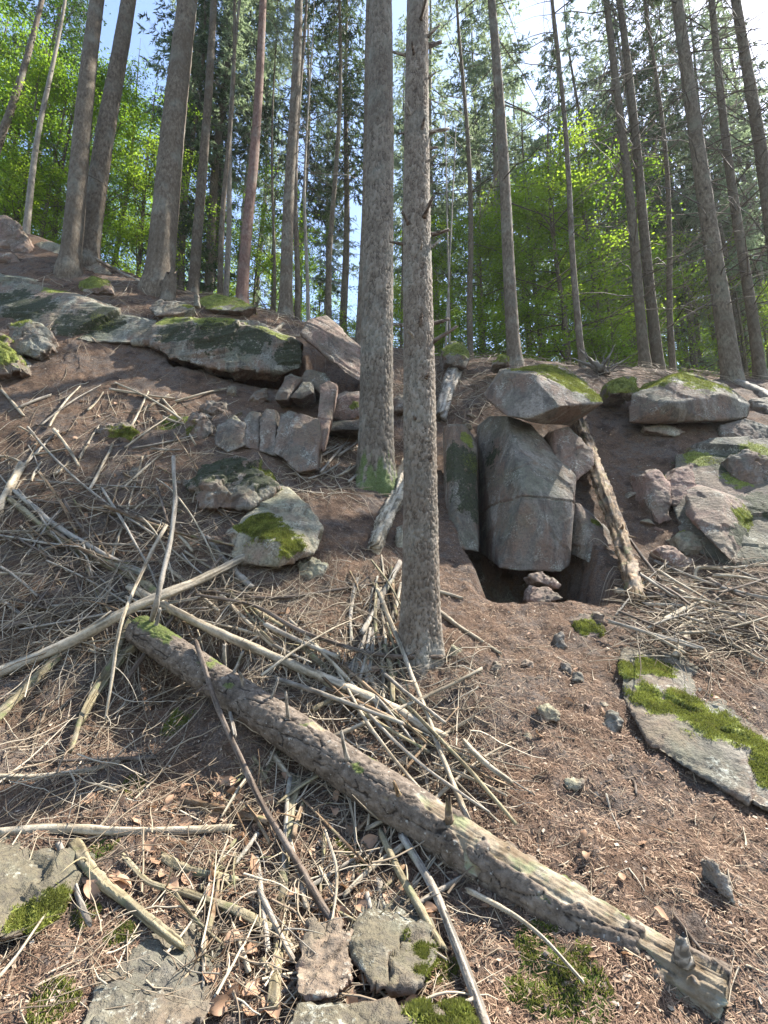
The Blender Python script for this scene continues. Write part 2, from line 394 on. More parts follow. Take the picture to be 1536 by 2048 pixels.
def mat_log():
    b = MB('fallen_bark')
    n2 = b.noise(24, 5, 0.65); n3 = b.noise(120, 3, 0.7); n1 = b.noise(4, 4, 0.6)
    c = b.ramp(n2, [(0.3, (0.05, 0.038, 0.029)), (0.5, (0.125, 0.098, 0.075)), (0.75, (0.23, 0.187, 0.148))])
    c = b.mix(b.ramp(b.attr('crack'), [(0.3, 0.0), (0.85, 0.9)]), c, (0.018, 0.013, 0.010))
    c = b.mix(b.ramp(b.noise(55, 2), [(0.66, 0.0), (0.72, 0.6)]), c, (0.38, 0.36, 0.31))
    mo = b.math('ADD', b.attr('moss'), b.math('MULTIPLY', b.math('SUBTRACT', n2, 0.5), 1.2))
    c = b.mix(b.ramp(mo, [(0.45, 0.0), (0.62, 0.9)]), c, b.ramp(n3, [(0.3, (0.04, 0.05, 0.014)), (0.7, (0.14, 0.17, 0.04))]))
    fib = b.noise(16, 5, 0.7, b.mapv((8, 8, 0.6), b.n('ShaderNodeAttribute', {'attribute_name': 'along', 'attribute_type': 'GEOMETRY'}).outputs['Vector']))
    wd = b.ramp(n1, [(0.35, (0.13, 0.092, 0.058)), (0.5, (0.235, 0.195, 0.14)), (0.64, (0.34, 0.35, 0.29))])
    wd = b.mix(b.ramp(n2, [(0.36, 0.8), (0.54, 0.0)]), wd, (0.10, 0.07, 0.04))
    wd = b.mix(b.ramp(b.noise(10, 4, 0.6), [(0.52, 0.0), (0.64, 0.6)]), wd, (0.17, 0.20, 0.10))
    c = b.mix(b.ramp(b.attr('bare'), [(0.4, 0.0), (0.6, 1.0)]), c, wd)
    nm = b.bump(n2, 0.6, 0.012); nm = b.bump(n3, 0.5, 0.005, nm)
    return b.done(c, 0.88, nm, spec=0.2)
def mat_wood(name, c0, c1, c2, moss=0.0, grey=0.4):
    b = MB(name)
    isl = b.island(); n = b.noise(40, 5, 0.7, b.oc()); n3 = b.noise(180, 3, 0.7); n1 = b.noise(7, 3, 0.6)
    c = b.ramp(n, [(0.28, c0), (0.5, c1), (0.74, c2)])
    gr = b.attr('grain')
    c = b.mix(b.ramp(gr, [(0.30, 0.85), (0.50, 0.0)]), c, tuple(0.35 * x for x in c0))
    c = b.mix(b.ramp(gr, [(0.55, 0.0), (0.75, 0.55)]), c, tuple(min(0.7, 1.25 * x) for x in c2))
    c = b.mix(b.ramp(n1, [(0.45, 0.0), (0.7, grey)]), c, (0.42, 0.40, 0.36))
    c = b.mix(b.ramp(n3, [(0.3, 0.6), (0.48, 0.0)]), c, tuple(0.4 * x for x in c0))
    c = b.mix(b.math('MULTIPLY', isl, 0.5), c, tuple(0.6 * x for x in c1))
    if moss: c = b.mix(b.ramp(b.noise(9, 4, 0.6), [(0.56, 0.0), (0.68, moss)]), c, (0.12, 0.15, 0.05))
    nm = b.bump(gr, 0.8, 0.006); nm = b.bump(n, 0.7, 0.008, nm); nm = b.bump(n3, 0.5, 0.003, nm)
    return b.done(c, 0.85, nm, spec=0.2)
def mat_island(name, stops, rough=0.85, trans=None, spec=0.25, var=0.3):
    b = MB(name)
    isl = b.island(); c = b.ramp(isl, stops)
    o = b.objrand()
    c = b.mix(b.math('MULTIPLY', o, var), c, tuple(0.55 * x for x in stops[len(stops) // 2][1]))
    t = None
    if trans: t = (trans[0], b.mix(0.5, c, trans[1]))
    return b.done(c, rough, None, t, spec)

M = {}
M['ground'] = mat_ground()
M['rock_grey'] = mat_rock('grey_sandstone', (0.115, 0.100, 0.083), (0.205, 0.180, 0.150), (0.185, 0.122, 0.088), (0.118, 0.122, 0.075), 0.15)
M['rock_ledge'] = mat_rock('layered_sandstone', (0.14, 0.135, 0.11), (0.24, 0.225, 0.185), (0.22, 0.15, 0.11), (0.19, 0.20, 0.12), 0.5, 0.75)
M['rock_pink'] = mat_rock('pink_sandstone', (0.14, 0.100, 0.075), (0.235, 0.170, 0.130), (0.255, 0.160, 0.125), (0.15, 0.138, 0.092), 0.2, 0.5)
M['rock_pale'] = mat_rock('pale_sandstone', (0.20, 0.178, 0.13), (0.295, 0.265, 0.195), (0.26, 0.19, 0.14), (0.24, 0.245, 0.145), 0.2, 0.4)
M['rock_dark'] = mat_rock('dark_shaded_sandstone', (0.088, 0.076, 0.062), (0.165, 0.145, 0.12), (0.165, 0.115, 0.085), (0.10, 0.105, 0.062), 0.2, 0.6)  # darker grey sandstone: shade painted into the foreground boulders, dark outcrop rock too
M['bark_scaly'] = mat_bark('scaly_spruce_bark', (0.060, 0.041, 0.029), (0.160, 0.122, 0.090), (0.31, 0.262, 0.208))
M['bark_plated'] = mat_bark('plated_spruce_bark', (0.050, 0.038, 0.028), (0.150, 0.120, 0.091), (0.285, 0.243, 0.195))
M['bark_brown'] = mat_bark('brown_trunk_bark', (0.06, 0.041, 0.028), (0.142, 0.110, 0.078), (0.255, 0.210, 0.160), far=True)
M['bark_red'] = mat_bark('reddish_trunk_bark', (0.09, 0.05, 0.038), (0.19, 0.11, 0.085), (0.30, 0.21, 0.175), far=True)
M['bark_dark'] = mat_bark('dark_trunk_bark', (0.055, 0.040, 0.028), (0.142, 0.110, 0.075), (0.25, 0.205, 0.152), far=True, lichen=(0.20, 0.21, 0.155))
M['bark_pale'] = mat_bark('pale_sapling_bark', (0.13, 0.11, 0.09), (0.27, 0.235, 0.19), (0.40, 0.36, 0.30), far=True)
M['log'] = mat_log()
M['wood_pale'] = mat_wood('weathered_pale_wood', (0.20, 0.155, 0.10), (0.38, 0.31, 0.215), (0.52, 0.45, 0.345))
M['wood_grey'] = mat_wood('weathered_grey_wood', (0.15, 0.125, 0.10), (0.29, 0.25, 0.20), (0.43, 0.385, 0.32), 0.25)
M['wood_dark'] = mat_wood('dark_twig_bark', (0.055, 0.038, 0.028), (0.13, 0.095, 0.07), (0.22, 0.175, 0.14), grey=0.25)
M['wood_rotten'] = mat_wood('rotten_wood', (0.07, 0.04, 0.022), (0.20, 0.125, 0.068), (0.36, 0.27, 0.165), 0.5, 0.3)
M['wood_green'] = mat_wood('decayed_greenish_wood', (0.11, 0.088, 0.050), (0.24, 0.195, 0.115), (0.38, 0.33, 0.21), 0.6, 0.2)
M['twigs'] = mat_island('fine_twigs', [(0.0, (0.06, 0.042, 0.03)), (0.35, (0.19, 0.14, 0.095)), (0.7, (0.35, 0.285, 0.20)), (1.0, (0.50, 0.43, 0.33))])
M['dead_branch'] = mat_island('dead_branch_bark', [(0.0, (0.07, 0.055, 0.045)), (0.6, (0.15, 0.125, 0.10)), (1.0, (0.32, 0.28, 0.23))])
M['needles'] = mat_island('fallen_needles', [(0.0, (0.045, 0.026, 0.017)), (0.4, (0.135, 0.078, 0.050)), (0.75, (0.225, 0.147, 0.095)), (1.0, (0.38, 0.28, 0.19))])
M['chips'] = mat_island('bark_chips', [(0.0, (0.10, 0.065, 0.045)), (0.4, (0.27, 0.19, 0.13)), (1.0, (0.52, 0.44, 0.34))])
M['dry_leaf'] = mat_island('dry_beech_leaf', [(0.0, (0.26, 0.14, 0.075)), (0.5, (0.36, 0.215, 0.13)), (1.0, (0.46, 0.32, 0.22))], 0.6, (0.15, (0.4, 0.2, 0.08)), var=0.6)
def mat_moss():
    b = MB('moss_cushion'); pos = b.n('ShaderNodeNewGeometry').outputs['Position']; b._obj = pos
    c = b.ramp(b.island(), [(0.0, (0.07, 0.08, 0.016)), (0.45, (0.19, 0.21, 0.042)), (1.0, (0.36, 0.37, 0.095))])
    c = b.mix(b.ramp(b.noise(9, 4, 0.65), [(0.42, 0.8), (0.58, 0.0)]), c, (0.055, 0.062, 0.018))
    c = b.mix(b.ramp(b.noise(16, 4, 0.65), [(0.58, 0.0), (0.70, 0.75)]), c, (0.15, 0.105, 0.045))
    return b.done(c, 0.85, None, (0.3, b.mix(0.5, c, (0.30, 0.34, 0.06))), 0.2)
M['moss'] = mat_moss()
M['moss_dark'] = mat_island('dark_moss', [(0.0, (0.022, 0.026, 0.010)), (0.5, (0.05, 0.06, 0.02)), (1.0, (0.10, 0.105, 0.035))], 0.85, (0.15, (0.1, 0.13, 0.03)))
M['beech'] = mat_island('beech_leaves', [(0.0, (0.045, 0.085, 0.012)), (0.5, (0.09, 0.155, 0.018)), (1.0, (0.17, 0.25, 0.03))], 0.5, (0.58, (0.34, 0.56, 0.03)))
M['beech_light'] = mat_island('young_beech_leaves', [(0.0, (0.08, 0.125, 0.016)), (0.5, (0.145, 0.22, 0.025)), (1.0, (0.24, 0.33, 0.04))], 0.5, (0.6, (0.50, 0.70, 0.05)))
M['spruce'] = mat_island('spruce_needles', [(0.0, (0.028, 0.048, 0.020)), (0.5, (0.055, 0.085, 0.036)), (1.0, (0.105, 0.145, 0.062))], 0.6, (0.35, (0.13, 0.20, 0.07)))
M['spruce_grey'] = mat_island('greyish_spruce_needles', [(0.0, (0.085, 0.125, 0.068)), (0.5, (0.15, 0.205, 0.115)), (1.0, (0.24, 0.30, 0.185))], 0.6, (0.55, (0.42, 0.52, 0.28)))

# ------------------------------------------------------------------ the ground
ys = np.concatenate([np.linspace(-40, -3, 12), np.linspace(-2.5, 0.9, 14), np.geomspace(1.0, 10.5, 490), np.linspace(10.7, 14, 24), np.geomspace(14.6, 260, 40)])
s_in = np.linspace(-0.80, 0.80, 380); s_out = np.linspace(0.83, 1.6, 16)
ss = np.concatenate([-s_out[::-1], s_in, s_out])
Wy = np.where(ys > 0, 0.45 + 1.02 * ys, 0.45 - 1.6 * ys)
GXm = ss[None, :] * Wy[:, None]; GYm = np.repeat(ys[:, None], len(ss), 1)
gxm, gym = GXm.ravel(), GYm.ravel()
gz = H(gxm, gym)
near = sstep(12, 8, gym) * (gym > 0.5)
gz = gz + near * (0.012 * fbm2(gxm * 42, gym * 42, 2, 31) + 0.006 * fbm2(gxm * 110, gym * 110, 1, 37))
GMOSS = []     # (x, y, radius)
def ground_moss(u, v, rpx):
    p = hit(u, v)[0]; GMOSS.append((p, rpx * px_len(u, v, p[1])))
for a in ((262, 1578, 34), (345, 1440, 40), (1090, 1900, 60), (1170, 1990, 70), (1050, 1985, 60), (1130, 1930, 60), (210, 1700, 30), (235, 1880, 34), (100, 2030, 60),
          (345, 845, 34), (470, 600, 26), (830, 1900, 50), (640, 1780, 26), (730, 1730, 30), (700, 1700, 30), (880, 1960, 40), 
          (170, 1840, 40), (45, 710, 30), (20, 690, 40), (1460, 1010, 60), (1500, 930, 60), (1390, 930, 40), (420, 1770, 22), (560, 1900, 30), (915, 690, 30), (1000, 722, 24)):
    ground_moss(*a)
gm = np.zeros(len(gxm)); GMW = fbm2(gxm * 9, gym * 9, 3, 66)
for p, r in GMOSS: gm = np.maximum(gm, sstep(1.3 * r, 0.3 * r, np.sqrt((gxm - p[0]) ** 2 + (gym - p[1]) ** 2 + (gz - p[2]) ** 2) + 0.7 * r * GMW))
nr, nc = len(ys), len(ss); gi = np.arange(nr * nc).reshape(nr, nc)
gq = np.stack([gi[:-1, :-1], gi[:-1, 1:], gi[1:, 1:], gi[1:, :-1]], -1).reshape(-1, 4)
obj('ground', mesh_np('ground', np.stack([gxm, gym, gz], 1), [gq], M['ground'], True, {'moss': gm}), kind='structure', label='steep forest slope covered in brown needle litter and bare soil', category='ground')

# ------------------------------------------------------------------ rocks
def blades(P, Nn, h, w, rg, lean=0.7):
    n = len(P)
    t = rg.normal(size=(n, 3)); t -= (t * Nn).sum(1, keepdims=True) * Nn; t /= np.linalg.norm(t, axis=1, keepdims=True) + 1e-9
    d = Nn + lean * rg.normal(size=(n, 3)) * 0.6; d /= np.linalg.norm(d, axis=1, keepdims=True)
    hh = h * rg.uniform(0.5, 1.3, (n, 1)); ww = w * rg.uniform(0.6, 1.3, (n, 1))
    V = np.stack([P - t * ww - Nn * 0.002, P + t * ww - Nn * 0.002, P + d * hh], 1).reshape(-1, 3)
    return V, [np.arange(3 * n).reshape(-1, 3)]
def scatter_on(V, Fq, weight, n, rg):
    """random points on a triangulated mesh with a per-vertex weight"""
    A, B, C = V[Fq[:, 0]], V[Fq[:, 1]], V[Fq[:, 2]]
    cr = np.cross(B - A, C - A); ar = np.linalg.norm(cr, axis=1)
    wt = ar * weight[Fq].mean(1)
    if wt.sum() <= 0: return None, None
    k = rg.choice(len(Fq), n, p=wt / wt.sum()); r1 = np.sqrt(rg.random((n, 1))); r2 = rg.random((n, 1))
    return A[k] * (1 - r1) + B[k] * r1 * (1 - r2) + C[k] * r1 * r2, cr[k] / (ar[k][:, None] + 1e-12)
ROCKS = []
def rock(name, label, mat, hulls, voxel=0.016, amp=0.02, seed=1, moss=(), black=(), strata=None, sd=(0, -0.25, 1), mossn=0, mossh=0.016, category='rock', cracks=()):
    bm = bmesh.new()
    for pts in hulls:
        b2 = bmesh.new()
        for p in pts: b2.verts.new(p)
        r = bmesh.ops.convex_hull(b2, input=b2.verts)
        bad = [g for g in r['geom_interior'] if isinstance(g, bmesh.types.BMVert)]
        if bad: bmesh.ops.delete(b2, geom=bad, context='VERTS')
        tm = bpy.data.meshes.new('t'); b2.to_mesh(tm); b2.free(); bm.from_mesh(tm); bpy.data.meshes.remove(tm)
    me = bpy.data.meshes.new('t'); bm.to_mesh(me); bm.free()
    o = bpy.data.objects.new('t', me); COL.objects.link(o)
    md = o.modifiers.new('r', 'REMESH'); md.mode = 'VOXEL'; md.voxel_size = voxel; md.use_smooth_shade = True
    dg = bpy.context.evaluated_depsgraph_get(); me2 = bpy.data.meshes.new_from_object(o.evaluated_get(dg))
    bpy.data.objects.remove(o); bpy.data.meshes.remove(me)
    V = coords_of(me2).astype(float); Nn = normals_of(me2).astype(float)
    nf = len(me2.polygons); F = np.zeros(nf * 4, np.int32)
    if len(me2.loops) != nf * 4:
        raise RuntimeError('remesh not quads')
    me2.polygons.foreach_get('vertices', F); F = F.reshape(-1, 4); bpy.data.meshes.remove(me2)
    sz = float(np.ptp(V, axis=0).max()); k = 1.0 / max(sz, 0.15)
    # broken facets: each voronoi cell of the surface steps in or out a little
    wv = V * k + 0.06 * np.stack([fbm(V * k * 5, 2, seed + 60 + c) for c in range(3)], 1)
    d = amp * 0.8 * fbm(V * k * 3.2, 3, seed) + 1.9 * amp * facets(wv * 2.6, seed + 13) + 0.9 * amp * facets(wv * 7.0, seed + 23) + 0.35 * amp * fbm(V * k * 16, 3, seed + 5) + 0.2 * amp * fbm(V * 55, 2, seed + 9)
    if strata:
        sa = np.array(sd, float); sa /= np.linalg.norm(sa)
        h = V @ sa + 0.05 * fbm(V * 2.2, 4, seed + 3); ph = h / strata + 0.8 * fbm(V * 0.9, 2, seed + 33)
        msk = sstep(-0.15, 0.35, fbm(V * 1.6, 2, seed + 34) + 0.15)
        d += msk * amp * (1.1 * vnoise(np.stack([ph * 1.0, ph * 0, ph * 0], 1), seed + 11) + 0.7 * vnoise(np.stack([ph * 2.7, ph * 0, ph * 0], 1), seed + 12) - 0.7 * sstep(0.40, 0.5, np.abs((ph % 1) - 0.5)) * sstep(-0.1, 0.3, fbm(V * 2.5, 2, seed + 35)))
    for (cp, cn, cw, cdp) in cracks:
        q = np.abs((V - cp) @ cn + 0.02 * fbm(V * 7, 3, 77)); d -= cdp * sstep(cw, 0, q)
    V = V + Nn * d[:, None]
    mo = np.zeros(len(V)); bk = np.zeros(len(V))
    up = Nn[:, 2]
    mn = 0.8 * fbm(V * 6, 3, seed + 40) + 0.9 * fbm(V * 17, 3, seed + 42)
    for (c, r, thr) in moss: mo = np.maximum(mo, sstep(1.25 * r, 0.5 * r, np.linalg.norm(V - c, axis=1) + 0.55 * r * mn) * sstep(thr - 0.25, thr + 0.2, up + 0.25 * mn))
    for (c, r) in black: bk = np.maximum(bk, 0.75 * sstep(1.2 * r, 0.4 * r, np.linalg.norm(V - c, axis=1)))
    base = V[V[:, 2].argmin()].copy(); cen = np.array([V[:, 0].mean(), V[:, 1].mean(), base[2]])
    me3 = mesh_np(name, V - cen, [F], M[mat], True, {'moss': mo, 'blackmoss': bk})
    ro = obj(name, me3, None, cen, label=label, category=category, kind='thing')
    if mossn:
        rg = np.random.default_rng(seed + 100); T = np.concatenate([F[:, :3], F[:, [0, 2, 3]]])
        P, Q = scatter_on(V - cen, T, sstep(0.15, 1.0, mo + 0.55 * fbm(V * 16, 3, seed + 41)) ** 1.5 * (mo > 0.06), int(mossn * 1.05), rg)
        if P is not None:
            lump = (0.5 + 0.5 * fbm(P * 22, 2, 5))[:, None]
            bv, bf = blades(P + Q * 0.010 * lump, Q * 0.6 + np.array([0, 0, 0.4]), mossh * 0.75, mossh * 0.20, rg, 1.0)
            obj('moss', mesh_np('moss', bv, bf, M['moss'], False), ro, kind='stuff', label='bright green moss growing on the rock')
    ROCKS.append(ro)
    return ro
def gyd(u, v): return float(hit(u, v)[0][1])
def simple(poly, yb=None, yt=None, thick=0.3, dz=0.0, bulge=0.08, lean=0.12, shrink=0.85):
    """front outline (photo survey), depth runs from yb at its foot to yt at its top; extended back into the bank"""
    poly = np.array(poly, float); vb, vt = poly[:, 1].max(), poly[:, 1].min()
    if yb is None: yb = gyd(poly[:, 0].mean(), vb - 0.1 * (vb - vt)) - 0.02
    if yt is None: yt = yb + lean
    y = yb + (yt - yb) * (vb - poly[:, 1]) / (vb - vt)
    F = at(poly[:, 0], poly[:, 1], y); c = F.mean(0)
    cf = c + np.array([0, -bulge, 0])
    B = c + (F - c) * shrink + np.array([0, thick, dz])
    mid = c + (F - c) * 0.6 + np.array([0, -bulge * 0.8, 0])
    return [tuple(p) for p in np.vstack([F, B, mid])]
def pt(u, v, y): return tuple(at(u, v, y))
def mb(u, v, y, rpx, thr=0.1): return (at(u, v, y), rpx * px_len(u, v, y), thr)
def bb(u, v, y, rpx): return (at(u, v, y), rpx * px_len(u, v, y))

# -- the outcrop around the cave
rock('rock_block', 'tall faceted sandstone block standing above the dark cave', 'rock_grey',
     [[pt(955, 852, 6.0), pt(956, 1100, 5.7), pt(1000, 1136, 4.70), pt(1046, 990, 4.66), pt(1057, 935, 4.88), pt(1014, 832, 5.42), pt(978, 833, 5.9),
       pt(1062, 848, 5.55), pt(1152, 955, 5.05), pt(1147, 1000, 4.82), pt(1137, 1132, 4.76), pt(1122, 1144, 4.70), pt(1040, 1142, 4.66),
       pt(975, 850, 6.3), pt(1060, 850, 6.2), pt(1145, 960, 5.9), pt(1130, 1120, 5.7), pt(985, 1080, 5.9)]],
     0.013, 0.0075, 3, black=[bb(962, 900, 5.4, 50)], cracks=[(np.array(at(1090, 1000, 4.8)), np.array([0.05, 0, 1.0]), 0.014, 0.03)])
rock('boulder', 'wedge shaped boulder with a mossy top resting on the tall block', 'rock_grey',
     [[pt(966, 792, 5.35), pt(1006, 746, 5.3), pt(1014, 833, 5.05), pt(1058, 838, 4.98), pt(1062, 748, 5.1), pt(1120, 812, 4.9), pt(1205, 806, 5.1), pt(1165, 822, 5.15),
       pt(1085, 848, 5.2), pt(1140, 850, 5.45), pt(1060, 733, 5.6), pt(1120, 728, 5.9), pt(1010, 738, 5.6), pt(1190, 780, 5.6), pt(1000, 740, 6.2), pt(1130, 735, 6.3), pt(980, 800, 6.1), pt(1160, 830, 6.1)]],
     0.013, 0.009, 8, moss=[mb(1110, 748, 5.5, 70, 0.45), mb(1160, 780, 5.3, 60, 0.45), mb(1060, 740, 5.5, 40, 0.5), mb(1190, 800, 5.1, 30, 0.3)], mossn=16000)
rock('rock_slab', 'upright pale grey slab with moss spots left of the tall block', 'rock_grey',
     [[pt(888, 852, 5.35), pt(905, 1085, 4.85), pt(905, 850, 5.2), pt(918, 1098, 4.75), pt(928, 850, 5.3), pt(952, 895, 5.35), pt(958, 1105, 4.85), pt(890, 1070, 5.3), pt(885, 855, 5.9), pt(955, 880, 5.9), pt(960, 1080, 5.6)]],
     0.016, 0.009, 12, moss=[mb(935, 880, 5.25, 18, -0.4), mb(945, 930, 5.2, 26, -0.5)], black=[bb(930, 930, 5.1, 70), bb(950, 1000, 5.0, 60)], mossn=900, mossh=0.012)
rock('rock', 'reddish brown angular rock wedged right of the tall block', 'rock_pink',
     [simple([(1106, 860), (1135, 853), (1188, 900), (1190, 930), (1150, 962), (1115, 940)], 5.1, 5.35, 0.5, 0.1, 0.05)], 0.015, 0.010, 15)
rock('rock', 'leaning rock with a pale edge over the right side of the cave', 'rock_grey',
     [[pt(1150, 1006, 5.0), pt(1140, 1110, 4.95), pt(1185, 1130, 4.7), pt(1240, 1130, 4.7), pt(1235, 1080, 4.95), pt(1195, 1040, 5.05), pt(1175, 1060, 4.85), pt(1150, 1010, 5.6), pt(1240, 1060, 5.6), pt(1240, 1110, 5.5)]], 0.015, 0.010, 18,
     moss=[mb(1190, 1045, 4.95, 16, 0.0)], mossn=500)
rock('rock_slab', 'upper of two pinkish slabs stacked in the cave mouth', 'rock_pink', [simple([(1056, 1152), (1085, 1142), (1122, 1170), (1118, 1178), (1070, 1166)], 4.3, 4.38, 0.25, 0.0, 0.02)], 0.01, 0.010, 21)
rock('rock_slab', 'lower of two pinkish slabs stacked in the cave mouth', 'rock_pink', [simple([(1064, 1172), (1100, 1176), (1128, 1196), (1080, 1212), (1060, 1200)], 4.1, 4.25, 0.25, 0.0, 0.02)], 0.01, 0.010, 22)
rock('cave_rock', 'dark rock face at the back of the cave', 'rock_grey', [[pt(960, 1120, 5.75), pt(1280, 1120, 5.75), pt(960, 1215, 5.75), pt(1280, 1215, 5.75), pt(960, 1000, 5.9), pt(1280, 1020, 5.9), pt(960, 1000, 6.3), pt(1280, 1215, 6.3), pt(960, 1215, 6.3), pt(1280, 1020, 6.3)]], 0.05, 0.05, 23)
rock('cave_rock', 'dark boulder forming the right wall of the cave', 'rock_grey', [simple([(1225, 1120), (1290, 1090), (1310, 1180), (1262, 1200), (1238, 1180)], 4.75, 4.9, 0.8, 0.0, 0.06)], 0.02, 0.03, 24)
# -- right hand outcrop
rock('boulder', 'large rounded boulder with a moss cap under the right hand trees', 'rock_grey',
     [[pt(1257, 846, 6.0), pt(1262, 790, 6.1), pt(1338, 760, 6.1), pt(1336, 805, 5.75), pt(1310, 838, 5.9), pt(1420, 842, 5.85), pt(1495, 835, 6.1), pt(1500, 808, 6.1), pt(1450, 768, 6.3), pt(1370, 745, 6.6), pt(1440, 790, 5.9), pt(1400, 800, 5.8), pt(1290, 770, 6.6), pt(1440, 765, 6.8), pt(1270, 850, 6.8), pt(1490, 840, 6.8)]],
     0.018, 0.016, 30, moss=[mb(1380, 758, 6.3, 70, 0.3), mb(1310, 765, 6.3, 46, 0.4), mb(1440, 772, 6.3, 34, 0.4)], mossn=15000)
rock('rock', 'small mossy rock left of the moss capped boulder', 'rock_grey', [simple([(1212, 772), (1240, 752), (1275, 755), (1270, 788), (1225, 788)], 6.2, 6.5, 0.4)], 0.014, 0.02, 31, moss=[mb(1243, 765, 6.3, 45, -0.3)], mossn=4000)
rock('flat_stone', 'thin flat stone wedged under the moss capped boulder', 'rock_pale', [simple([(1290, 852), (1330, 848), (1375, 864), (1350, 872), (1295, 862)], 5.95, 6.05, 0.3, 0, 0.02)], 0.012, 0.01, 32)
rock('rock_slab', 'upright brown slab on the bank below the moss capped boulder', 'rock_pink', [simple([(1288, 950), (1318, 940), (1342, 965), (1342, 1040), (1318, 1052), (1296, 1010)], 4.9, 5.25, 0.4, 0.15, 0.06)], 0.014, 0.011, 33, moss=[mb(1330, 955, 5.3, 14, 0.0)], mossn=500)
rock('rock_block', 'big brown block with a mossy right flank on the right bank', 'rock_pink',
     [[pt(1370, 978, 4.85), pt(1400, 968, 4.95), pt(1442, 985, 4.7), pt(1452, 1112, 4.2), pt(1400, 1062, 4.45), pt(1374, 1030, 4.7), pt(1482, 1000, 4.85), pt(1510, 1050, 4.7), pt(1512, 1125, 4.45), pt(1472, 1132, 4.25), pt(1400, 970, 5.5), pt(1490, 1000, 5.5), pt(1505, 1110, 5.2)]],
     0.016, 0.012, 35, moss=[mb(1488, 1040, 4.7, 40, -0.2)], black=[bb(1490, 1080, 4.5, 60)], mossn=2500, mossh=0.012)
rock('rock', 'low rock with turquoise lichen and moss at the foot of the right bank', 'rock_pale', [simple([(1345, 1075), (1375, 1060), (1412, 1080), (1412, 1110), (1370, 1112)], None, None, 0.3)], 0.012, 0.014, 36, moss=[mb(1375, 1070, 4.8, 26, -0.1)], mossn=1500)
rock('rock', 'squat brown rock below the lichen covered one', 'rock_pink', [simple([(1312, 1100), (1345, 1092), (1388, 1125), (1385, 1148), (1335, 1140)], None, None, 0.3)], 0.012, 0.016, 37, moss=[mb(1375, 1140, 4.5, 22, -0.6)], mossn=500)
rock('rock', 'dark mossy rock at the right edge of the bank', 'rock_grey', [simple([(1455, 915), (1500, 895), (1545, 920), (1545, 985), (1480, 990)], None, None, 0.5)], 0.016, 0.02, 38, moss=[mb(1500, 940, 5.5, 50, -0.3)], black=[bb(1500, 950, 5.5, 60)], mossn=2500)
rock('boulder', 'dark boulder at the right edge beside the moss capped boulder', 'rock_grey', [simple([(1500, 800), (1560, 790), (1600, 840), (1590, 900), (1520, 880)], 6.3, 6.6, 0.5)], 0.018, 0.02, 39, black=[bb(1540, 850, 6.3, 60)])
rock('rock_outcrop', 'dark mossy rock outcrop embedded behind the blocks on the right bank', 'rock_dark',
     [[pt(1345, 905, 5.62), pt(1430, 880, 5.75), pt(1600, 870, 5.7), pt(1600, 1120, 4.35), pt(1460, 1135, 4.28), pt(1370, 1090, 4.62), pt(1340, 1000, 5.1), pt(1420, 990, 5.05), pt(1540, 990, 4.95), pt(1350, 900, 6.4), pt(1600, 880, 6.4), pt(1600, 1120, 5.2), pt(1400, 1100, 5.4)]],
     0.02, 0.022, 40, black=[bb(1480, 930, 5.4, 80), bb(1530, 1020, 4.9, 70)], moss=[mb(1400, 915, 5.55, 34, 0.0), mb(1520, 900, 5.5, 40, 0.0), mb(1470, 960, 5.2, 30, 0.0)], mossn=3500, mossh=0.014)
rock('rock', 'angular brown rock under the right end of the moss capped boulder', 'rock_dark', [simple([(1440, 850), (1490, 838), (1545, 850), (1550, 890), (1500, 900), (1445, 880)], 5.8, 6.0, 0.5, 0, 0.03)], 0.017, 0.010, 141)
rock('rock_block', 'squared brown block between the slab and the big block on the right bank', 'rock_pink', [simple([(1338, 960), (1352, 935), (1385, 930), (1392, 975), (1380, 1010), (1345, 1012)], 5.0, 5.3, 0.4, 0.05, 0.02)], 0.015, 0.008, 142)
rock('rock_block', 'broad grey block at the lower left of the broken rock wall', 'rock_grey', [simple([(428, 888), (434, 850), (462, 838), (490, 846), (492, 890), (455, 905)], 5.2, 5.42, 0.4, 0.05, 0.02)], 0.013, 0.008, 143)
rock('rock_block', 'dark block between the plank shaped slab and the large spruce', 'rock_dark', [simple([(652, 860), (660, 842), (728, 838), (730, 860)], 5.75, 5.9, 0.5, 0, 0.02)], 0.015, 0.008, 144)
rock('rock', 'grey rock bridging the layered ledge and the pointed rock', 'rock_grey', [simple([(600, 762), (612, 738), (650, 745), (668, 768), (640, 785)], 6.15, 6.35, 0.4, 0, 0.03)], 0.014, 0.008, 145)
# -- ledges on the left
rock('rock_ledge', 'long grey green sandstone ledge with black moss on the upper left', 'rock_ledge',
     [[pt(-60, 535, 7.7), pt(-60, 610, 7.1), pt(0, 615, 7.0), pt(90, 678, 6.75), pt(185, 690, 6.65), pt(235, 680, 6.75), pt(200, 610, 7.0), pt(110, 585, 7.2), pt(0, 548, 7.5), pt(-50, 520, 8.3), pt(60, 545, 8.3), pt(230, 615, 7.7)],
      [pt(190, 612, 7.0), pt(180, 688, 6.7), pt(315, 690, 6.7), pt(318, 640, 6.95), pt(230, 622, 7.1), pt(200, 605, 7.7), pt(318, 635, 7.6)]],
     0.024, 0.026, 41, strata=0.09, black=[bb(60, 620, 7.0, 70), bb(150, 650, 6.8, 60), bb(210, 640, 6.9, 50), bb(20, 590, 7.1, 50)], moss=[mb(200, 640, 6.8, 26, -0.4), mb(110, 575, 7.3, 26, 0.3)], mossn=900)
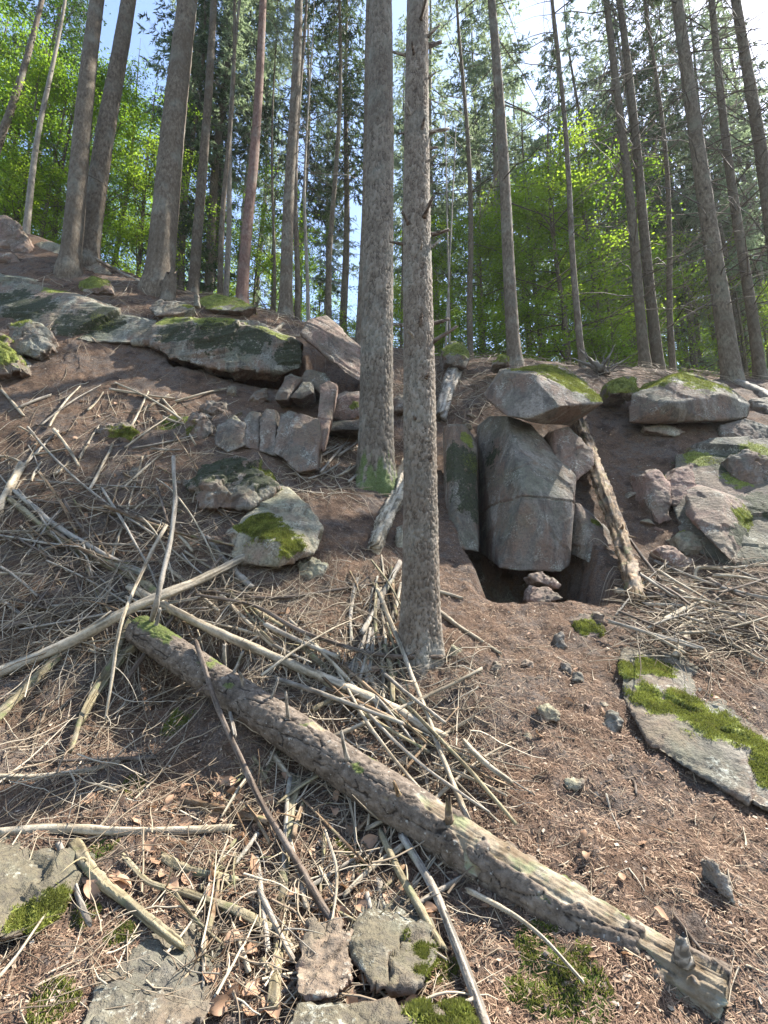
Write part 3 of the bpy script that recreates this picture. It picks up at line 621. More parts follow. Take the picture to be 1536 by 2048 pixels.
rock('rock_ledge', 'thick layered ledge with black moss and an undercut base left of centre', 'rock_ledge',
     [[pt(300, 652, 6.75), pt(302, 690, 6.6), pt(340, 718, 6.5), pt(330, 632, 7.0), pt(420, 640, 6.75), pt(520, 655, 6.6), pt(606, 690, 6.5), pt(602, 738, 6.45), pt(560, 748, 6.5), pt(440, 738, 6.4), pt(330, 630, 7.6), pt(520, 645, 7.6), pt(600, 685, 7.4), pt(590, 735, 7.3), pt(345, 715, 7.3)],
      [pt(330, 715, 6.65), pt(440, 735, 6.55), pt(560, 745, 6.6), pt(545, 766, 6.75), pt(440, 752, 6.75), pt(345, 725, 6.8), pt(345, 720, 7.4), pt(560, 760, 7.4)]],
     0.021, 0.026, 44, strata=0.065, sd=(-0.18, -0.1, 1), black=[bb(500, 680, 6.6, 60), bb(430, 670, 6.65, 70), bb(580, 710, 6.5, 50), bb(350, 665, 6.7, 50)], moss=[mb(430, 640, 6.8, 60, 0.4), mb(340, 640, 6.9, 30, 0.4), mb(540, 668, 6.6, 50, 0.4)], mossn=4000, mossh=0.014)
rock('rock_slab', 'tilted brown grey slab leaning against the large spruce', 'rock_pink',
     [[pt(600, 668, 6.35), pt(614, 640, 6.55), pt(650, 632, 6.75), pt(728, 700, 6.6), pt(726, 768, 6.2), pt(688, 744, 6.15), pt(645, 660, 6.4), pt(620, 640, 7.1), pt(655, 634, 7.1), pt(728, 700, 7.0), pt(726, 760, 6.8), pt(610, 680, 6.9)]], 0.017, 0.010, 47, strata=0.05, sd=(0.6, 0, 0.8))
rock('flat_stone', 'flat grey stone lying on top of the layered ledge', 'rock_ledge', [simple([(298, 615), (320, 602), (365, 602), (388, 615), (360, 628), (310, 632)], 7.0, 7.4, 0.4, 0, 0.02)], 0.016, 0.014, 48, moss=[mb(375, 606, 7.2, 14, 0.2)], mossn=500)
rock('flat_stone', 'moss covered flat stone on the crest behind the layered ledge', 'rock_ledge', [simple([(392, 600), (420, 590), (470, 592), (515, 612), (480, 622), (410, 618)], 7.5, 8.0, 0.5, 0, 0.02)], 0.02, 0.016, 49, moss=[mb(430, 600, 7.8, 60, -0.2), mb(490, 608, 7.8, 40, -0.2)], mossn=5000)
rock('rock', 'small upright stone standing on the crest beside the moss covered stone', 'rock_grey', [simple([(386, 612), (388, 588), (396, 585), (398, 612)], 7.3, 7.4, 0.1, 0, 0.01)], 0.012, 0.008, 50)
rock('boulder', 'reddish grey boulder with a dark hollow at the far left top of the slope', 'rock_pink', [simple([(-30, 440), (10, 432), (45, 455), (62, 500), (50, 515), (-30, 500)], 8.3, 8.6, 0.6, 0, 0.06)], 0.02, 0.03, 51)
rock('boulder', 'dark lower boulder at the far left top of the slope', 'rock_pink', [simple([(-40, 505), (20, 505), (40, 525), (10, 545), (-40, 540)], 8.0, 8.1, 0.5, 0, 0.03)], 0.02, 0.03, 52)
rock('flat_stone', 'long green algae covered slab behind the twin trunks', 'rock_pale', [simple([(68, 488), (95, 480), (165, 500), (225, 548), (180, 556), (110, 528)], 8.2, 8.7, 0.4, 0, 0.02)], 0.02, 0.014, 53)
rock('rock', 'small mossy rock on the slope right of the twin trunks', 'rock_grey', [simple([(155, 562), (185, 552), (215, 562), (228, 588), (160, 586)], 7.5, 7.7, 0.3)], 0.014, 0.02, 54, moss=[mb(188, 565, 7.6, 36, -0.2)], mossn=2500)
rock('boulder', 'grey green boulder below the long ledge at the left edge', 'rock_ledge', [simple([(15, 650), (60, 636), (95, 660), (102, 692), (70, 716), (20, 700)], 6.15, 6.5, 0.5)], 0.016, 0.022, 55, moss=[mb(40, 648, 6.4, 26, 0.3)], mossn=600)
rock('boulder', 'mossy boulder cut by the left edge of the picture', 'rock_grey', [simple([(-40, 680), (5, 672), (35, 710), (45, 740), (-40, 760)], 5.8, 6.1, 0.5)], 0.018, 0.022, 56, moss=[mb(5, 695, 5.9, 50, -0.1)], mossn=2500)
# -- the broken wall left of the large spruce
rock('rock_block', 'grey block at the left end of the broken rock wall', 'rock_grey', [simple([(487, 838), (500, 822), (520, 826), (518, 900), (488, 895)], 5.28, 5.5, 0.4, 0.05, 0.02)], 0.013, 0.006, 61, moss=[mb(505, 830, 5.7, 14, 0)], mossn=400)
rock('rock_block', 'second narrow upright block in the broken rock wall', 'rock_grey', [simple([(520, 840), (532, 816), (552, 820), (552, 912), (518, 902)], 5.2, 5.48, 0.4, 0.05, 0.02)], 0.013, 0.006, 62, moss=[mb(540, 826, 5.7, 14, 0)], mossn=400)
rock('rock_slab', 'thin upright slab in the middle of the broken rock wall', 'rock_grey', [simple([(545, 905), (562, 830), (578, 820), (598, 828), (578, 925)], 5.12, 5.45, 0.4, 0.05, 0.02)], 0.013, 0.006, 63)
rock('rock_block', 'largest upright block of the broken rock wall', 'rock_grey', [simple([(562, 915), (580, 840), (600, 826), (638, 838), (642, 870), (632, 938), (598, 945)], 5.02, 5.4, 0.6, 0.05, 0.03)], 0.013, 0.007, 64, black=[bb(615, 850, 5.6, 24)])
rock('rock_slab', 'reddish plank shaped slab leaning at the right of the broken wall', 'rock_pink', [simple([(632, 880), (640, 770), (655, 760), (675, 768), (662, 840), (646, 905)], 5.25, 5.8, 0.2, 0.0, 0.02)], 0.013, 0.006, 65)
rock('rock_block', 'pinkish block with lichen above the dark hole by the large spruce', 'rock_pink', [simple([(662, 836), (670, 790), (690, 783), (724, 785), (722, 832), (690, 842)], 5.9, 6.1, 0.5, 0, 0.05)], 0.013, 0.008, 66, moss=[mb(708, 805, 5.9, 18, -0.6)], mossn=500, mossh=0.01)
rock('rock', 'pointed grey rock above the broken rock wall', 'rock_grey', [simple([(548, 800), (570, 755), (582, 748), (606, 755), (575, 800)], 5.9, 6.2, 0.3)], 0.012, 0.006, 67)
rock('rock', 'grey wedge of stone right of the pointed rock', 'rock_grey', [simple([(580, 795), (606, 765), (628, 762), (628, 785), (600, 798)], 5.9, 6.15, 0.3)], 0.012, 0.006, 68)
rock('rock', 'rounded grey stone on the slope left of the broken wall', 'rock_grey', [simple([(400, 815), (415, 802), (452, 805), (448, 825), (425, 835), (402, 825)], None, None, 0.25)], 0.012, 0.016, 69)
rock('rock', 'light angular stone at the foot of the broken wall', 'rock_pale', [simple([(447, 862), (452, 842), (470, 832), (480, 845), (470, 872)], None, None, 0.2)], 0.012, 0.012, 70)
rock('rock', 'small light stone under the layered ledge', 'rock_pale', [simple([(452, 792), (456, 775), (470, 772), (477, 795)], None, None, 0.15)], 0.01, 0.01, 71)
rock('rock', 'grey stone between the ledge and the broken wall', 'rock_grey', [simple([(497, 802), (508, 782), (530, 780), (538, 800), (520, 808)], None, None, 0.2)], 0.011, 0.012, 72)
rock('rock', 'dark flat rock behind the front spruce near the crest', 'rock_grey', [simple([(785, 800), (800, 790), (828, 800), (828, 822), (790, 822)], 6.5, 6.7, 0.3)], 0.014, 0.014, 73)
rock('rock', 'mossy boulder on the crest behind the front spruce', 'rock_grey', [simple([(882, 700), (900, 682), (925, 684), (942, 712), (930, 735), (890, 725)], 7.2, 7.6, 0.4)], 0.016, 0.022, 74, moss=[mb(915, 692, 7.4, 36, -0.1)], mossn=2500)
rock('rock', 'tiny moss capped rock on the crest left of the thin trunk', 'rock_grey', [simple([(985, 728), (1000, 710), (1018, 718), (1018, 732)], 7.0, 7.2, 0.3)], 0.014, 0.016, 75, moss=[mb(1002, 716, 7.1, 24, -0.3)], mossn=1500)
# -- middle slope
rock('boulder', 'sunlit pale boulder with a thick green moss patch in the middle slope', 'rock_pale',
     [[pt(452, 1066, 3.95), pt(470, 1128, 3.85), pt(560, 1132, 3.75), pt(628, 1106, 3.9), pt(645, 1055, 4.15), pt(580, 978, 4.65), pt(532, 968, 4.95), pt(489, 1042, 4.05), pt(556, 1086, 3.76), pt(602, 1100, 3.80), pt(560, 985, 5.2), pt(640, 1062, 4.8), pt(470, 1105, 4.6)]],
     0.014, 0.018, 80, moss=[mb(525, 1050, 4.0, 52, 0.0), mb(585, 1095, 3.85, 40, -0.2), mb(560, 1075, 3.9, 42, 0.0), mb(530, 965, 4.6, 34, 0.2)], mossn=16000, mossh=0.018)
rock('rock', 'small pale stone at the lower right of the sunlit boulder', 'rock_pale', [simple([(594, 1125), (625, 1114), (655, 1130), (648, 1150), (620, 1162), (600, 1150)], None, None, 0.15, 0, 0.03)], 0.009, 0.012, 81)
rock('rock', 'dark earthy mound topped with brown moss behind the sunlit boulder', 'rock_grey', [simple([(372, 960), (400, 928), (470, 918), (540, 935), (556, 975), (500, 1015), (400, 1015)], 4.32, 4.85, 0.5, 0, 0.12)], 0.014, 0.03, 82, black=[bb(440, 950, 4.7, 90), bb(520, 970, 4.6, 60)], moss=[mb(535, 950, 4.8, 30, -0.2)], mossn=2500)
rock('rock', 'isolated moss capped stone on the left slope', 'rock_grey', [simple([(196, 862), (210, 845), (255, 843), (276, 865), (262, 884), (210, 884)], None, None, 0.25, 0, 0.05)], 0.011, 0.02, 83, moss=[mb(236, 855, 5.2, 50, -0.05)], mossn=5000)
rock('rock', 'rough grey stone beside a moss patch on the left slope', 'rock_grey', [simple([(368, 850), (385, 822), (415, 826), (424, 865), (400, 882), (372, 878)], None, None, 0.25, 0, 0.04)], 0.011, 0.018, 84, moss=[mb(360, 850, 5.3, 30, -0.3)], mossn=800)
rock('rock', 'half buried grey stone in bare soil left of the sunlit boulder', 'rock_grey', [simple([(256, 942), (275, 933), (298, 938), (294, 952), (262, 952)], None, None, 0.12, 0, 0.03)], 0.009, 0.01, 85)
# -- right foreground
rock('rock_slab', 'huge grey slab with moss bands lying on the right slope', 'rock_grey',
     [[pt(1236, 1302, 3.13), pt(1255, 1288, 3.2), pt(1290, 1290, 3.22), pt(1450, 1370, 2.92), pt(1600, 1410, 2.82), pt(1600, 1650, 2.12), pt(1536, 1627, 2.17), pt(1440, 1577, 2.28), pt(1300, 1492, 2.50), pt(1245, 1398, 2.76), pt(1400, 1450, 2.60), pt(1250, 1300, 3.5), pt(1560, 1420, 3.3), pt(1560, 1600, 2.7), pt(1300, 1450, 3.0)]],
     0.013, 0.014, 90, moss=[mb(1262, 1330, 2.95, 34, -0.2), mb(1310, 1325, 3.0, 40, -0.2), mb(1300, 1385, 2.75, 44, -0.2), mb(1370, 1420, 2.7, 60, -0.2), mb(1440, 1450, 2.6, 56, -0.2), mb(1500, 1480, 2.5, 50, -0.2), mb(1500, 1420, 2.75, 34, -0.2), mb(1530, 1550, 2.35, 30, -0.2), mb(1420, 1395, 2.85, 20, -0.2)], mossn=24000, mossh=0.012)
rock('rock', 'narrow rock with a moss cap above the huge slab', 'rock_pink', [simple([(1146, 1240), (1170, 1228), (1206, 1236), (1208, 1290), (1185, 1340), (1165, 1290)], 3.15, 3.55, 0.25, 0, 0.04)], 0.01, 0.014, 91, moss=[mb(1178, 1250, 3.4, 40, -0.4)], mossn=4500, mossh=0.012)
for k, (lab, poly, m) in enumerate([
    ('flat grey stone lying on the needles left of the huge slab', [(1203, 1450), (1222, 1418), (1248, 1440), (1246, 1458), (1225, 1468)], 'rock_grey'),
    ('pale green stone half buried in the needle slope', [(1072, 1415), (1095, 1406), (1122, 1425), (1118, 1442), (1092, 1446)], 'rock_pale'),
    ('small brown stone in the soil below the cave', [(1110, 1300), (1112, 1268), (1126, 1262), (1132, 1298)], 'rock_grey'),
    ('stone block in the soil left of the narrow mossy rock', [(1145, 1362), (1148, 1345), (1166, 1342), (1170, 1366)], 'rock_grey'),
    ('small dark stone beside the narrow mossy rock', [(1120, 1340), (1125, 1324), (1142, 1328), (1144, 1350)], 'rock_grey'),
    ('pale leaf shaped stone chip on the needle slope', [(1130, 1562), (1148, 1549), (1168, 1562), (1160, 1578), (1138, 1576)], 'rock_pale'),
    ('long flat grey stone sunk in the needles at the lower right', [(1420, 1722), (1432, 1718), (1462, 1765), (1476, 1822), (1440, 1780)], 'rock_grey'),
    ('pale stone at the foot of the front spruce', [(893, 1305), (905, 1288), (925, 1296), (924, 1312), (905, 1316)], 'rock_pale'),
    ('second stone below the front spruce', [(982, 1340), (992, 1322), (1006, 1330), (1002, 1346)], 'rock_pink'),
    ('pale stone between the pale wood chunk and the front spruce', [(790, 1095), (792, 1055), (806, 1048), (812, 1100)], 'rock_pale'),
    ('pinkish stone half buried right of the front spruce', [(1040, 1330), (1052, 1318), (1072, 1322), (1068, 1338)], 'rock_pink')]):
    rock('stone', lab, m, [simple(poly, None, None, 0.08, -0.02, 0.015, lean=0.05)], 0.007, 0.006, 100 + k, category='stone')
# -- bottom foreground
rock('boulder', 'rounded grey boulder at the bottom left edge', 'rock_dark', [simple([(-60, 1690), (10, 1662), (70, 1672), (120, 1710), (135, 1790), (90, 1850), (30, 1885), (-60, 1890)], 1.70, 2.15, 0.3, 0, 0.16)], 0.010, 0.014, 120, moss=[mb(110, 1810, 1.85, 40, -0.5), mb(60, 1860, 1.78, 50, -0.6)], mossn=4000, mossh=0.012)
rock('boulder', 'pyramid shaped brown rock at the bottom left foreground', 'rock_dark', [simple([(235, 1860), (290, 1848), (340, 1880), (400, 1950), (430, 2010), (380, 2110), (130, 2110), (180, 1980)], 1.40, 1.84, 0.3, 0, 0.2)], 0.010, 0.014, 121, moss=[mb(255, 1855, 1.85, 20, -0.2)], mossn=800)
rock('rock', 'rough pink stone at the bottom centre', 'rock_pink', [simple([(580, 1975), (592, 1925), (612, 1906), (660, 1925), (706, 1935), (700, 1985), (665, 2010), (590, 2018)], 1.5, 1.68, 0.2, 0, 0.05)], 0.007, 0.014, 123)
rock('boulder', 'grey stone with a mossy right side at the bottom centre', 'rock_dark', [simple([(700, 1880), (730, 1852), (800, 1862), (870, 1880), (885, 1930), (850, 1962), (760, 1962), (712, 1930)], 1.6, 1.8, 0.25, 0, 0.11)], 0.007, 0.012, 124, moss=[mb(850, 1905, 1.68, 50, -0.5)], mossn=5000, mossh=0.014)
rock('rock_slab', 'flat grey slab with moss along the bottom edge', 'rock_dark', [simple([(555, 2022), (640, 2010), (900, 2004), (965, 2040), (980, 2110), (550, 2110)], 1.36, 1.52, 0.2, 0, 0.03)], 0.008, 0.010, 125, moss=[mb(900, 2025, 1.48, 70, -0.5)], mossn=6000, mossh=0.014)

# many small loose stones, shared shapes
SM = []
for k in range(5):
    q = np.random.default_rng(700 + k).normal(size=(14, 3)) * np.array([0.5, 0.4, 0.26]); b2 = bmesh.new()
    for v_ in q: b2.verts.new(v_)
    r_ = bmesh.ops.convex_hull(b2, input=b2.verts); bad = [g for g in r_['geom_interior'] if isinstance(g, bmesh.types.BMVert)]
    if bad: bmesh.ops.delete(b2, geom=bad, context='VERTS')
    bmesh.ops.bevel(b2, geom=b2.edges[:], offset=0.05, segments=1, affect='EDGES'); bmesh.ops.triangulate(b2, faces=b2.faces[:])
    m_ = bpy.data.meshes.new('small_stone'); b2.to_mesh(m_); b2.free(); m_.materials.append(M[['rock_grey', 'rock_pink', 'rock_pale', 'rock_grey', 'rock_pink'][k]]); SM.append(m_)
rgs = np.random.default_rng(71); ns = 0
for (cnt, box, sz, lab, grp) in [(26, (1190, 870, 1530, 1070), (0.04, 0.13), 'small loose stone on the earthy bank at the right of the cave', 'loose stones on the right bank'), (24, (360, 750, 660, 900), (0.04, 0.13), 'small loose stone on the slope below the layered ledge', 'loose stones below the ledge'),
        (26, (900, 1230, 1260, 1560), (0.015, 0.05), 'small loose stone on the needle slope below the cave', 'loose stones on the needle slope'), (16, (60, 700, 400, 960), (0.03, 0.09), 'small loose stone on the upper left slope', 'loose stones on the left slope'), (14, (840, 760, 960, 860), (0.04, 0.12), 'small loose stone between the front spruce and the tall block', 'loose stones left of the tall block')]:
    Ps = hit(rgs.uniform(box[0], box[2], cnt), rgs.uniform(box[1], box[3], cnt))
    for p_ in Ps:
        o_ = obj('small_stone', SM[ns % 5], None, p_, label=lab, category='stone', group=grp, kind='thing'); ns += 1; z_ = rgs.uniform(*sz) * rgs.uniform(0.6, 1); o_.scale = (z_, z_, z_ * 0.9); o_.rotation_euler = tuple(rgs.uniform(-0.5, 0.5, 2)) + (rgs.uniform(0, 6.28),)

# ------------------------------------------------------------------ the two near spruces (dense modelled bark)
def axis_of(u, v, y, utop):
    b0 = at(u, v, y); t0 = at(utop, 0, y); d = (t0 - b0) / (t0[2] - b0[2]); return b0, d
def bark_trunk(name, b0, d, r0, Hh, zfine, cell_u, cell_v, mat, seed, S=150, dz=0.011, depth=0.007, flare=0.35, scaly=True, mossh=0.0, bend=0.03):
    zs = np.concatenate([np.linspace(-0.35, zfine, int((zfine + 0.35) / dz)), np.linspace(zfine + 0.15, Hh, 26)])
    th = np.arange(S) * 2 * np.pi / S
    ZZ, TH = np.meshgrid(zs, th, indexing='ij'); z, t = ZZ.ravel(), TH.ravel()
    rr = r0 * np.clip(1 - z / Hh, 0.02, 1) ** 0.85
    rr *= 1 + flare * np.exp(-np.maximum(z + 0.12, 0) / 0.22) * (1 + 0.35 * np.sin(t * 4 + seed) + 0.2 * np.sin(t * 7 + 2 * seed))
    nx = np.stack([np.cos(t) * 1.2, np.sin(t) * 1.2, z * 1.1], 1)
    rr *= 1 + 0.035 * fbm(nx, 2, seed)
    nu = max(5, int(2 * np.pi * r0 / cell_u))
    wob = 0.45 * fbm(np.stack([np.cos(t) * 3, np.sin(t) * 3, z * 9], 1), 2, seed + 4)
    f1, f2, cell = voro2(t / (2 * np.pi) * nu + wob * (1.0 if scaly else 0.7), z / cell_v + wob, nu, seed)
    edge = f2 - f1
    crack = sstep(0.20, 0.02, edge)
    plate = (cell - 0.5) * 0.9
    # plates lift on one edge
    lift = np.clip(0.5 - f1, -0.3, 0.5)
    fine = fbm(np.stack([np.cos(t) * r0 * 160, np.sin(t) * r0 * 160, z * (110 if scaly else 60)], 1), 2, seed + 8)
    disp = depth * (-1.0 * crack + 0.55 * plate + 0.5 * lift + 0.35 * fine)
    rr = rr + disp * np.clip(rr / r0, 0.2, 1)
    cxy = bend * np.stack([np.sin(z * 0.55 + seed), np.cos(z * 0.47 + seed * 1.7)], 1) * np.clip(z / 3, 0, 1)[:, None]
    V = np.stack([d[0] * z + cxy[:, 0] + rr * np.cos(t), d[1] * z + cxy[:, 1] + rr * np.sin(t), z], 1)
    n = len(zs); idx = np.arange(n * S).reshape(n, S); nxt = np.roll(idx, -1, 1)
    q = np.stack([idx[:-1], nxt[:-1], nxt[1:], idx[1:]], -1).reshape(-1, 4)
    moss = np.zeros(len(z)) if not mossh else np.clip(sstep(mossh, 0.0, z + 0.25 * fbm(nx * 3, 3, 9)) * 0.62 + 0.25 * fbm(nx * 6, 2, 10), 0, 1) * (z < 1.2)
    return mesh_np(name, V, [q], M[mat], True, {'crack': crack, 'plate': np.clip(cell, 0, 1), 'moss': moss}), (lambda zz: np.array([d[0] * zz + bend * math.sin(zz * 0.55 + seed) * min(max(zz / 3, 0), 1), d[1] * zz + bend * math.cos(zz * 0.47 + seed * 1.7) * min(max(zz / 3, 0), 1), zz]), lambda zz: r0 * (1 - zz / Hh) ** 0.85)
def stub_mesh(p, dirv, L, r, rg, mat, K=7, S=8, spike=1.0):
    """a snapped branch stub with a splintered end"""
    dirv = np.array(dirv, float); dirv /= np.linalg.norm(dirv)
    t = np.linspace(0, 1, K)[:, None]
    side = np.cross(dirv, rg.normal(size=3)); side /= np.linalg.norm(side)
    P = p + dirv * L * t + side * (0.12 * L * rg.normal()) * t ** 2 + np.array([0, 0, 0.1 * L]) * t ** 2
    Rr = r * (1.25 - 0.5 * t[:, 0]); Rr[0] = r * 1.5
    V, f = tubes(P[None], Rr[None], S)
    V = V.reshape(K, S, 3); V[-1] += dirv * rg.uniform(-0.3, 1.1, (S, 1)) * r * 1.8 * spike; V += rg.normal(size=V.shape) * r * 0.09
    return mesh_np('branch_stub', V.reshape(-1, 3), f, M[mat], False, {'grain': 0.5 + 0.3 * rg.normal(size=K * S)})

CROWNS = {}
def spruce_crown(seed, Hc, Rc, mat, droop=0.35, dens=1.0):
    rg = np.random.default_rng(seed); A = Acc(); L = []; T = []
    z = 0.0; base = []
    while z < Hc - 0.3:
        f = z / Hc; rl = Rc * (1 - f) ** 0.75 * (0.55 + 0.45 * min(1, f * 6))
        for k in range(int(rg.integers(5, 8))):
            base.append((z + rg.uniform(-0.15, 0.15), rg.uniform(0, 2 * np.pi), rl * rg.uniform(0.55, 1.1)))
        z += rg.uniform(0.38, 0.6)
    bp, br = [], []
    tw_p, tw_d, tw_l = [], [], []
    for (zz, a, l) in base:
        K = 7; t = np.linspace(0, 1, K); dirx = np.array([math.cos(a), math.sin(a), 0])
        P = dirx[None] * (t * l)[:, None] + np.array([0, 0, 1.0]) * (zz - droop * l * (t ** 1.2) + 0.22 * l * t ** 3)[:, None]
        P[:, :2] += 0.05 * l * rg.normal(size=2) * t[:, None] ** 2
        bp.append(P); br.append(0.022 * (l / Rc) * (1.1 - t))
        nt = max(6, int(l * 18 * dens))
        tt = rg.uniform(0.18, 1.0, nt); pos = np.stack([np.interp(tt, t, P[:, c]) for c in range(3)], 1)
        sd = np.array([-dirx[1], dirx[0], 0]); sg = rg.choice([-1, 1], nt)
        dd = sd[None] * sg[:, None] * rg.uniform(0.3, 1.0, (nt, 1)) + dirx[None] * rg.uniform(0.2, 0.8, (nt, 1)) + np.array([0, 0, -1.0]) * rg.uniform(0.1, 1.0, (nt, 1))
        dd /= np.linalg.norm(dd, axis=1, keepdims=True)
        tw_p.append(pos); tw_d.append(dd); tw_l.append(rg.uniform(0.18, 0.5, nt) * (0.55 + 0.5 * (1 - tt)) * (0.6 + 0.4 * l / Rc))
    V, f = tubes(np.array(bp), np.array(br), 3, False); wood = (V, f)
    p = np.concatenate(tw_p); dd = np.concatenate(tw_d); ll = np.concatenate(tw_l)
    # every twig: several narrow needle tufts fanning off its axis
    m = 8; n = len(p)
    s = np.tile(np.linspace(0.05, 0.9, m), n); pi = np.repeat(np.arange(n), m)
    q = p[pi] + dd[pi] * (s * ll[pi])[:, None]
    nd = dd[pi] * 0.9 + rg.normal(size=(n * m, 3)) * 0.45; nd /= np.linalg.norm(nd, axis=1, keepdims=True)
    sdv = np.cross(nd, rg.normal(size=(n * m, 3))); sdv /= np.linalg.norm(sdv, axis=1, keepdims=True)
    ln = rg.uniform(0.07, 0.15, (n * m, 1)); wd = rg.uniform(0.012, 0.024, (n * m, 1))
    tv = np.stack([q - sdv * wd, q + sdv * wd, q + nd * ln], 1).reshape(-1, 3); tf = np.arange(3 * n * m).reshape(-1, 3)
    leaf = mesh_np('crown', tv, [tf], M[mat], False)
    return leaf, mesh_np('branches', wood[0], wood[1], M['dead_branch'], False)
def beech_crown(seed, Hc, Rc, mat, nl=9000, leaf=0.075, top=1.0):
    """layered sprays of leaves on rising branches; origin at the ground"""
    rg = np.random.default_rng(seed); bp, br = [], []; anchors = []
    nb = 34
    for k in range(nb):
        z0 = Hc * (0.10 + 0.86 * (k + rg.random()) / nb); a = rg.uniform(0, 2 * np.pi)
        fz = z0 / Hc; l = Rc * (math.sin(math.pi * min(1, 0.18 + 0.75 * fz)) ** 0.7) * rg.uniform(0.55, 1.15)
        K = 7; t = np.linspace(0, 1, K); dx = np.array([math.cos(a), math.sin(a), 0])
        rise = rg.uniform(0.15, 0.6)
        P = dx[None] * (t * l)[:, None] + np.array([0, 0, 1.0]) * (z0 + rise * l * t - 0.25 * l * t ** 2)[:, None]
        P[:, :2] += (0.12 * l * rg.normal(size=2))[None] * t[:, None] ** 2
        bp.append(P); br.append(0.03 * (1.15 - t) * (0.5 + 0.5 * (1 - fz)))
        for j in range(5):
            tj = rg.uniform(0.25, 0.95); p0 = np.array([np.interp(tj, t, P[:, c]) for c in range(3)])
            a2 = a + rg.choice([-1, 1]) * rg.uniform(0.5, 1.1); l2 = l * rg.uniform(0.25, 0.5) * (1.1 - 0.5 * tj)
            P2 = p0 + np.array([math.cos(a2), math.sin(a2), rg.uniform(-0.1, 0.25)])[None] * (t * l2)[:, None]
            bp.append(P2); br.append(0.010 * (1.15 - t))
            for q in np.linspace(0.2, 1, 6): anchors.append(p0 + (P2[-1] - p0) * q)
        for q in np.linspace(0.35, 1, 6): anchors.append(np.array([np.interp(q, t, P[:, c]) for c in range(3)]))
    an = np.array(anchors); per = max(1, nl // len(an)); an = np.repeat(an, per, 0); n = len(an)
    p = an + rg.normal(size=(n, 3)) * np.array([0.20, 0.20, 0.075])
    nn = rg.normal(size=(n, 3)) * 0.45 + np.array([0, 0, 1.0]); nn /= np.linalg.norm(nn, axis=1, keepdims=True)
    ax = np.cross(nn, rg.normal(size=(n, 3))); ax /= np.linalg.norm(ax, axis=1, keepdims=True); sd = np.cross(nn, ax)
    s = leaf * rg.uniform(0.6, 1.2, (n, 1))
    V = np.stack([p - ax * s * 0.5, p + sd * s * 0.32 - nn * s * 0.05, p + ax * s * 0.55 - nn * s * 0.12, p - sd * s * 0.32 - nn * s * 0.05], 1).reshape(-1, 3)
    leafm = mesh_np('crown', V, [np.arange(4 * n).reshape(-1, 4)], M[mat], False)
    wv, wf = tubes(np.array(bp), np.array(br), 4, False)
    return leafm, mesh_np('branches', wv, wf, M['bark_dark'], True)
SPR = [spruce_crown(1, 12, 2.3, 'spruce', 0.35), spruce_crown(2, 13, 2.0, 'spruce', 0.5, 0.9), spruce_crown(3, 15, 2.6, 'spruce_grey', 0.4), spruce_crown(4, 14, 2.2, 'spruce_grey', 0.55, 0.9)]
BEE = [beech_crown(1, 9, 2.6, 'beech', 15000), beech_crown(2, 8, 2.3, 'beech_light', 13000), beech_crown(3, 11, 3.2, 'beech', 18000), beech_crown(4, 5, 1.7, 'beech_light', 8000, 0.07)]

def add_crown(tree, base_local, variant, sc, rz):
    lf, wd = variant
    c = obj('crown', lf, tree, base_local); c.scale = (sc, sc, sc); c.rotation_euler = (0, 0, rz)
    w = obj('branches', wd, c, None, kind='stuff')
    return c

def dead_whorls(seed, z0, z1, n, Lr, r0, Hh, d, bias=None):
    """dead side branches of a forest conifer, with a few side twigs"""
    rg = np.random.default_rng(seed); bp, br = [], []
    K = 6; t = np.linspace(0, 1, K)
    for k in range(n):
        z = rg.uniform(z0, z1); a = rg.uniform(0, 2 * np.pi); L = rg.uniform(*Lr) * rg.uniform(0.4, 1)
        dx = np.array([math.cos(a), math.sin(a), 0]); dr = rg.uniform(-0.35, 0.3)
        P = d * z + dx[None] * (r0 * (1 - z / Hh) * 0.8 + t * L)[:, None] + np.array([0, 0, 1.0]) * (dr * L * t - 0.25 * L * t ** 2)[:, None] + rg.normal(size=(K, 3)) * 0.012 * L
        bp.append(P); br.append(np.clip(0.0035 + 0.006 * L, 0.0035, 0.013) * (1.15 - t))
        for j in range(int(rg.integers(1, 5))):
            i = int(rg.integers(1, K - 1)); a2 = a + rg.choice([-1, 1]) * rg.uniform(0.4, 1.0); l2 = L * rg.uniform(0.15, 0.4)
            bp.append(P[i] + np.array([math.cos(a2), math.sin(a2), rg.uniform(-0.6, 0.1)])[None] * (t * l2)[:, None] + rg.normal(size=(K, 3)) * 0.01); br.append(0.0035 * (1.2 - t))
    V, f = tubes(np.array(bp), np.array(br), 3, False)
    return mesh_np('dead_branches', V, f, M['dead_branch'], False)

# large spruce and front spruce
b0, d0 = axis_of(752, 965, 5.5, 760)
b0[2] = H(b0[0], b0[1]) - 0.03
big = empty('spruce_tree', b0, 'thick plated spruce trunk with a mossy foot just behind the front trunk', 'tree')
me, (cax, crad) = bark_trunk('trunk', b0, d0, 0.205, 27, 8.4, 0.042, 0.075, 'bark_plated', 5, S=144, dz=0.016, depth=0.013, flare=0.55, scaly=False, mossh=0.45, bend=0.02)
obj('trunk', me, big)
add_crown(big, cax(13.5), SPR[0], 1.05, 0.3)
b1, d1 = axis_of(841, 1290, 3.3, 838)
b1[2] = H(b1[0], b1[1]) - 0.02
front = empty('spruce_tree', b1, 'foremost scaly spruce trunk with broken branch stubs beside the fallen trunk', 'tree')
me, (cax, crad) = bark_trunk('trunk', b1, d1, 0.122, 19, 5.6, 0.024, 0.030, 'bark_scaly', 9, S=130, dz=0.0105, depth=0.0085, flare=0.42, scaly=True, bend=0.022)
obj('trunk', me, front)
rg = np.random.default_rng(77)
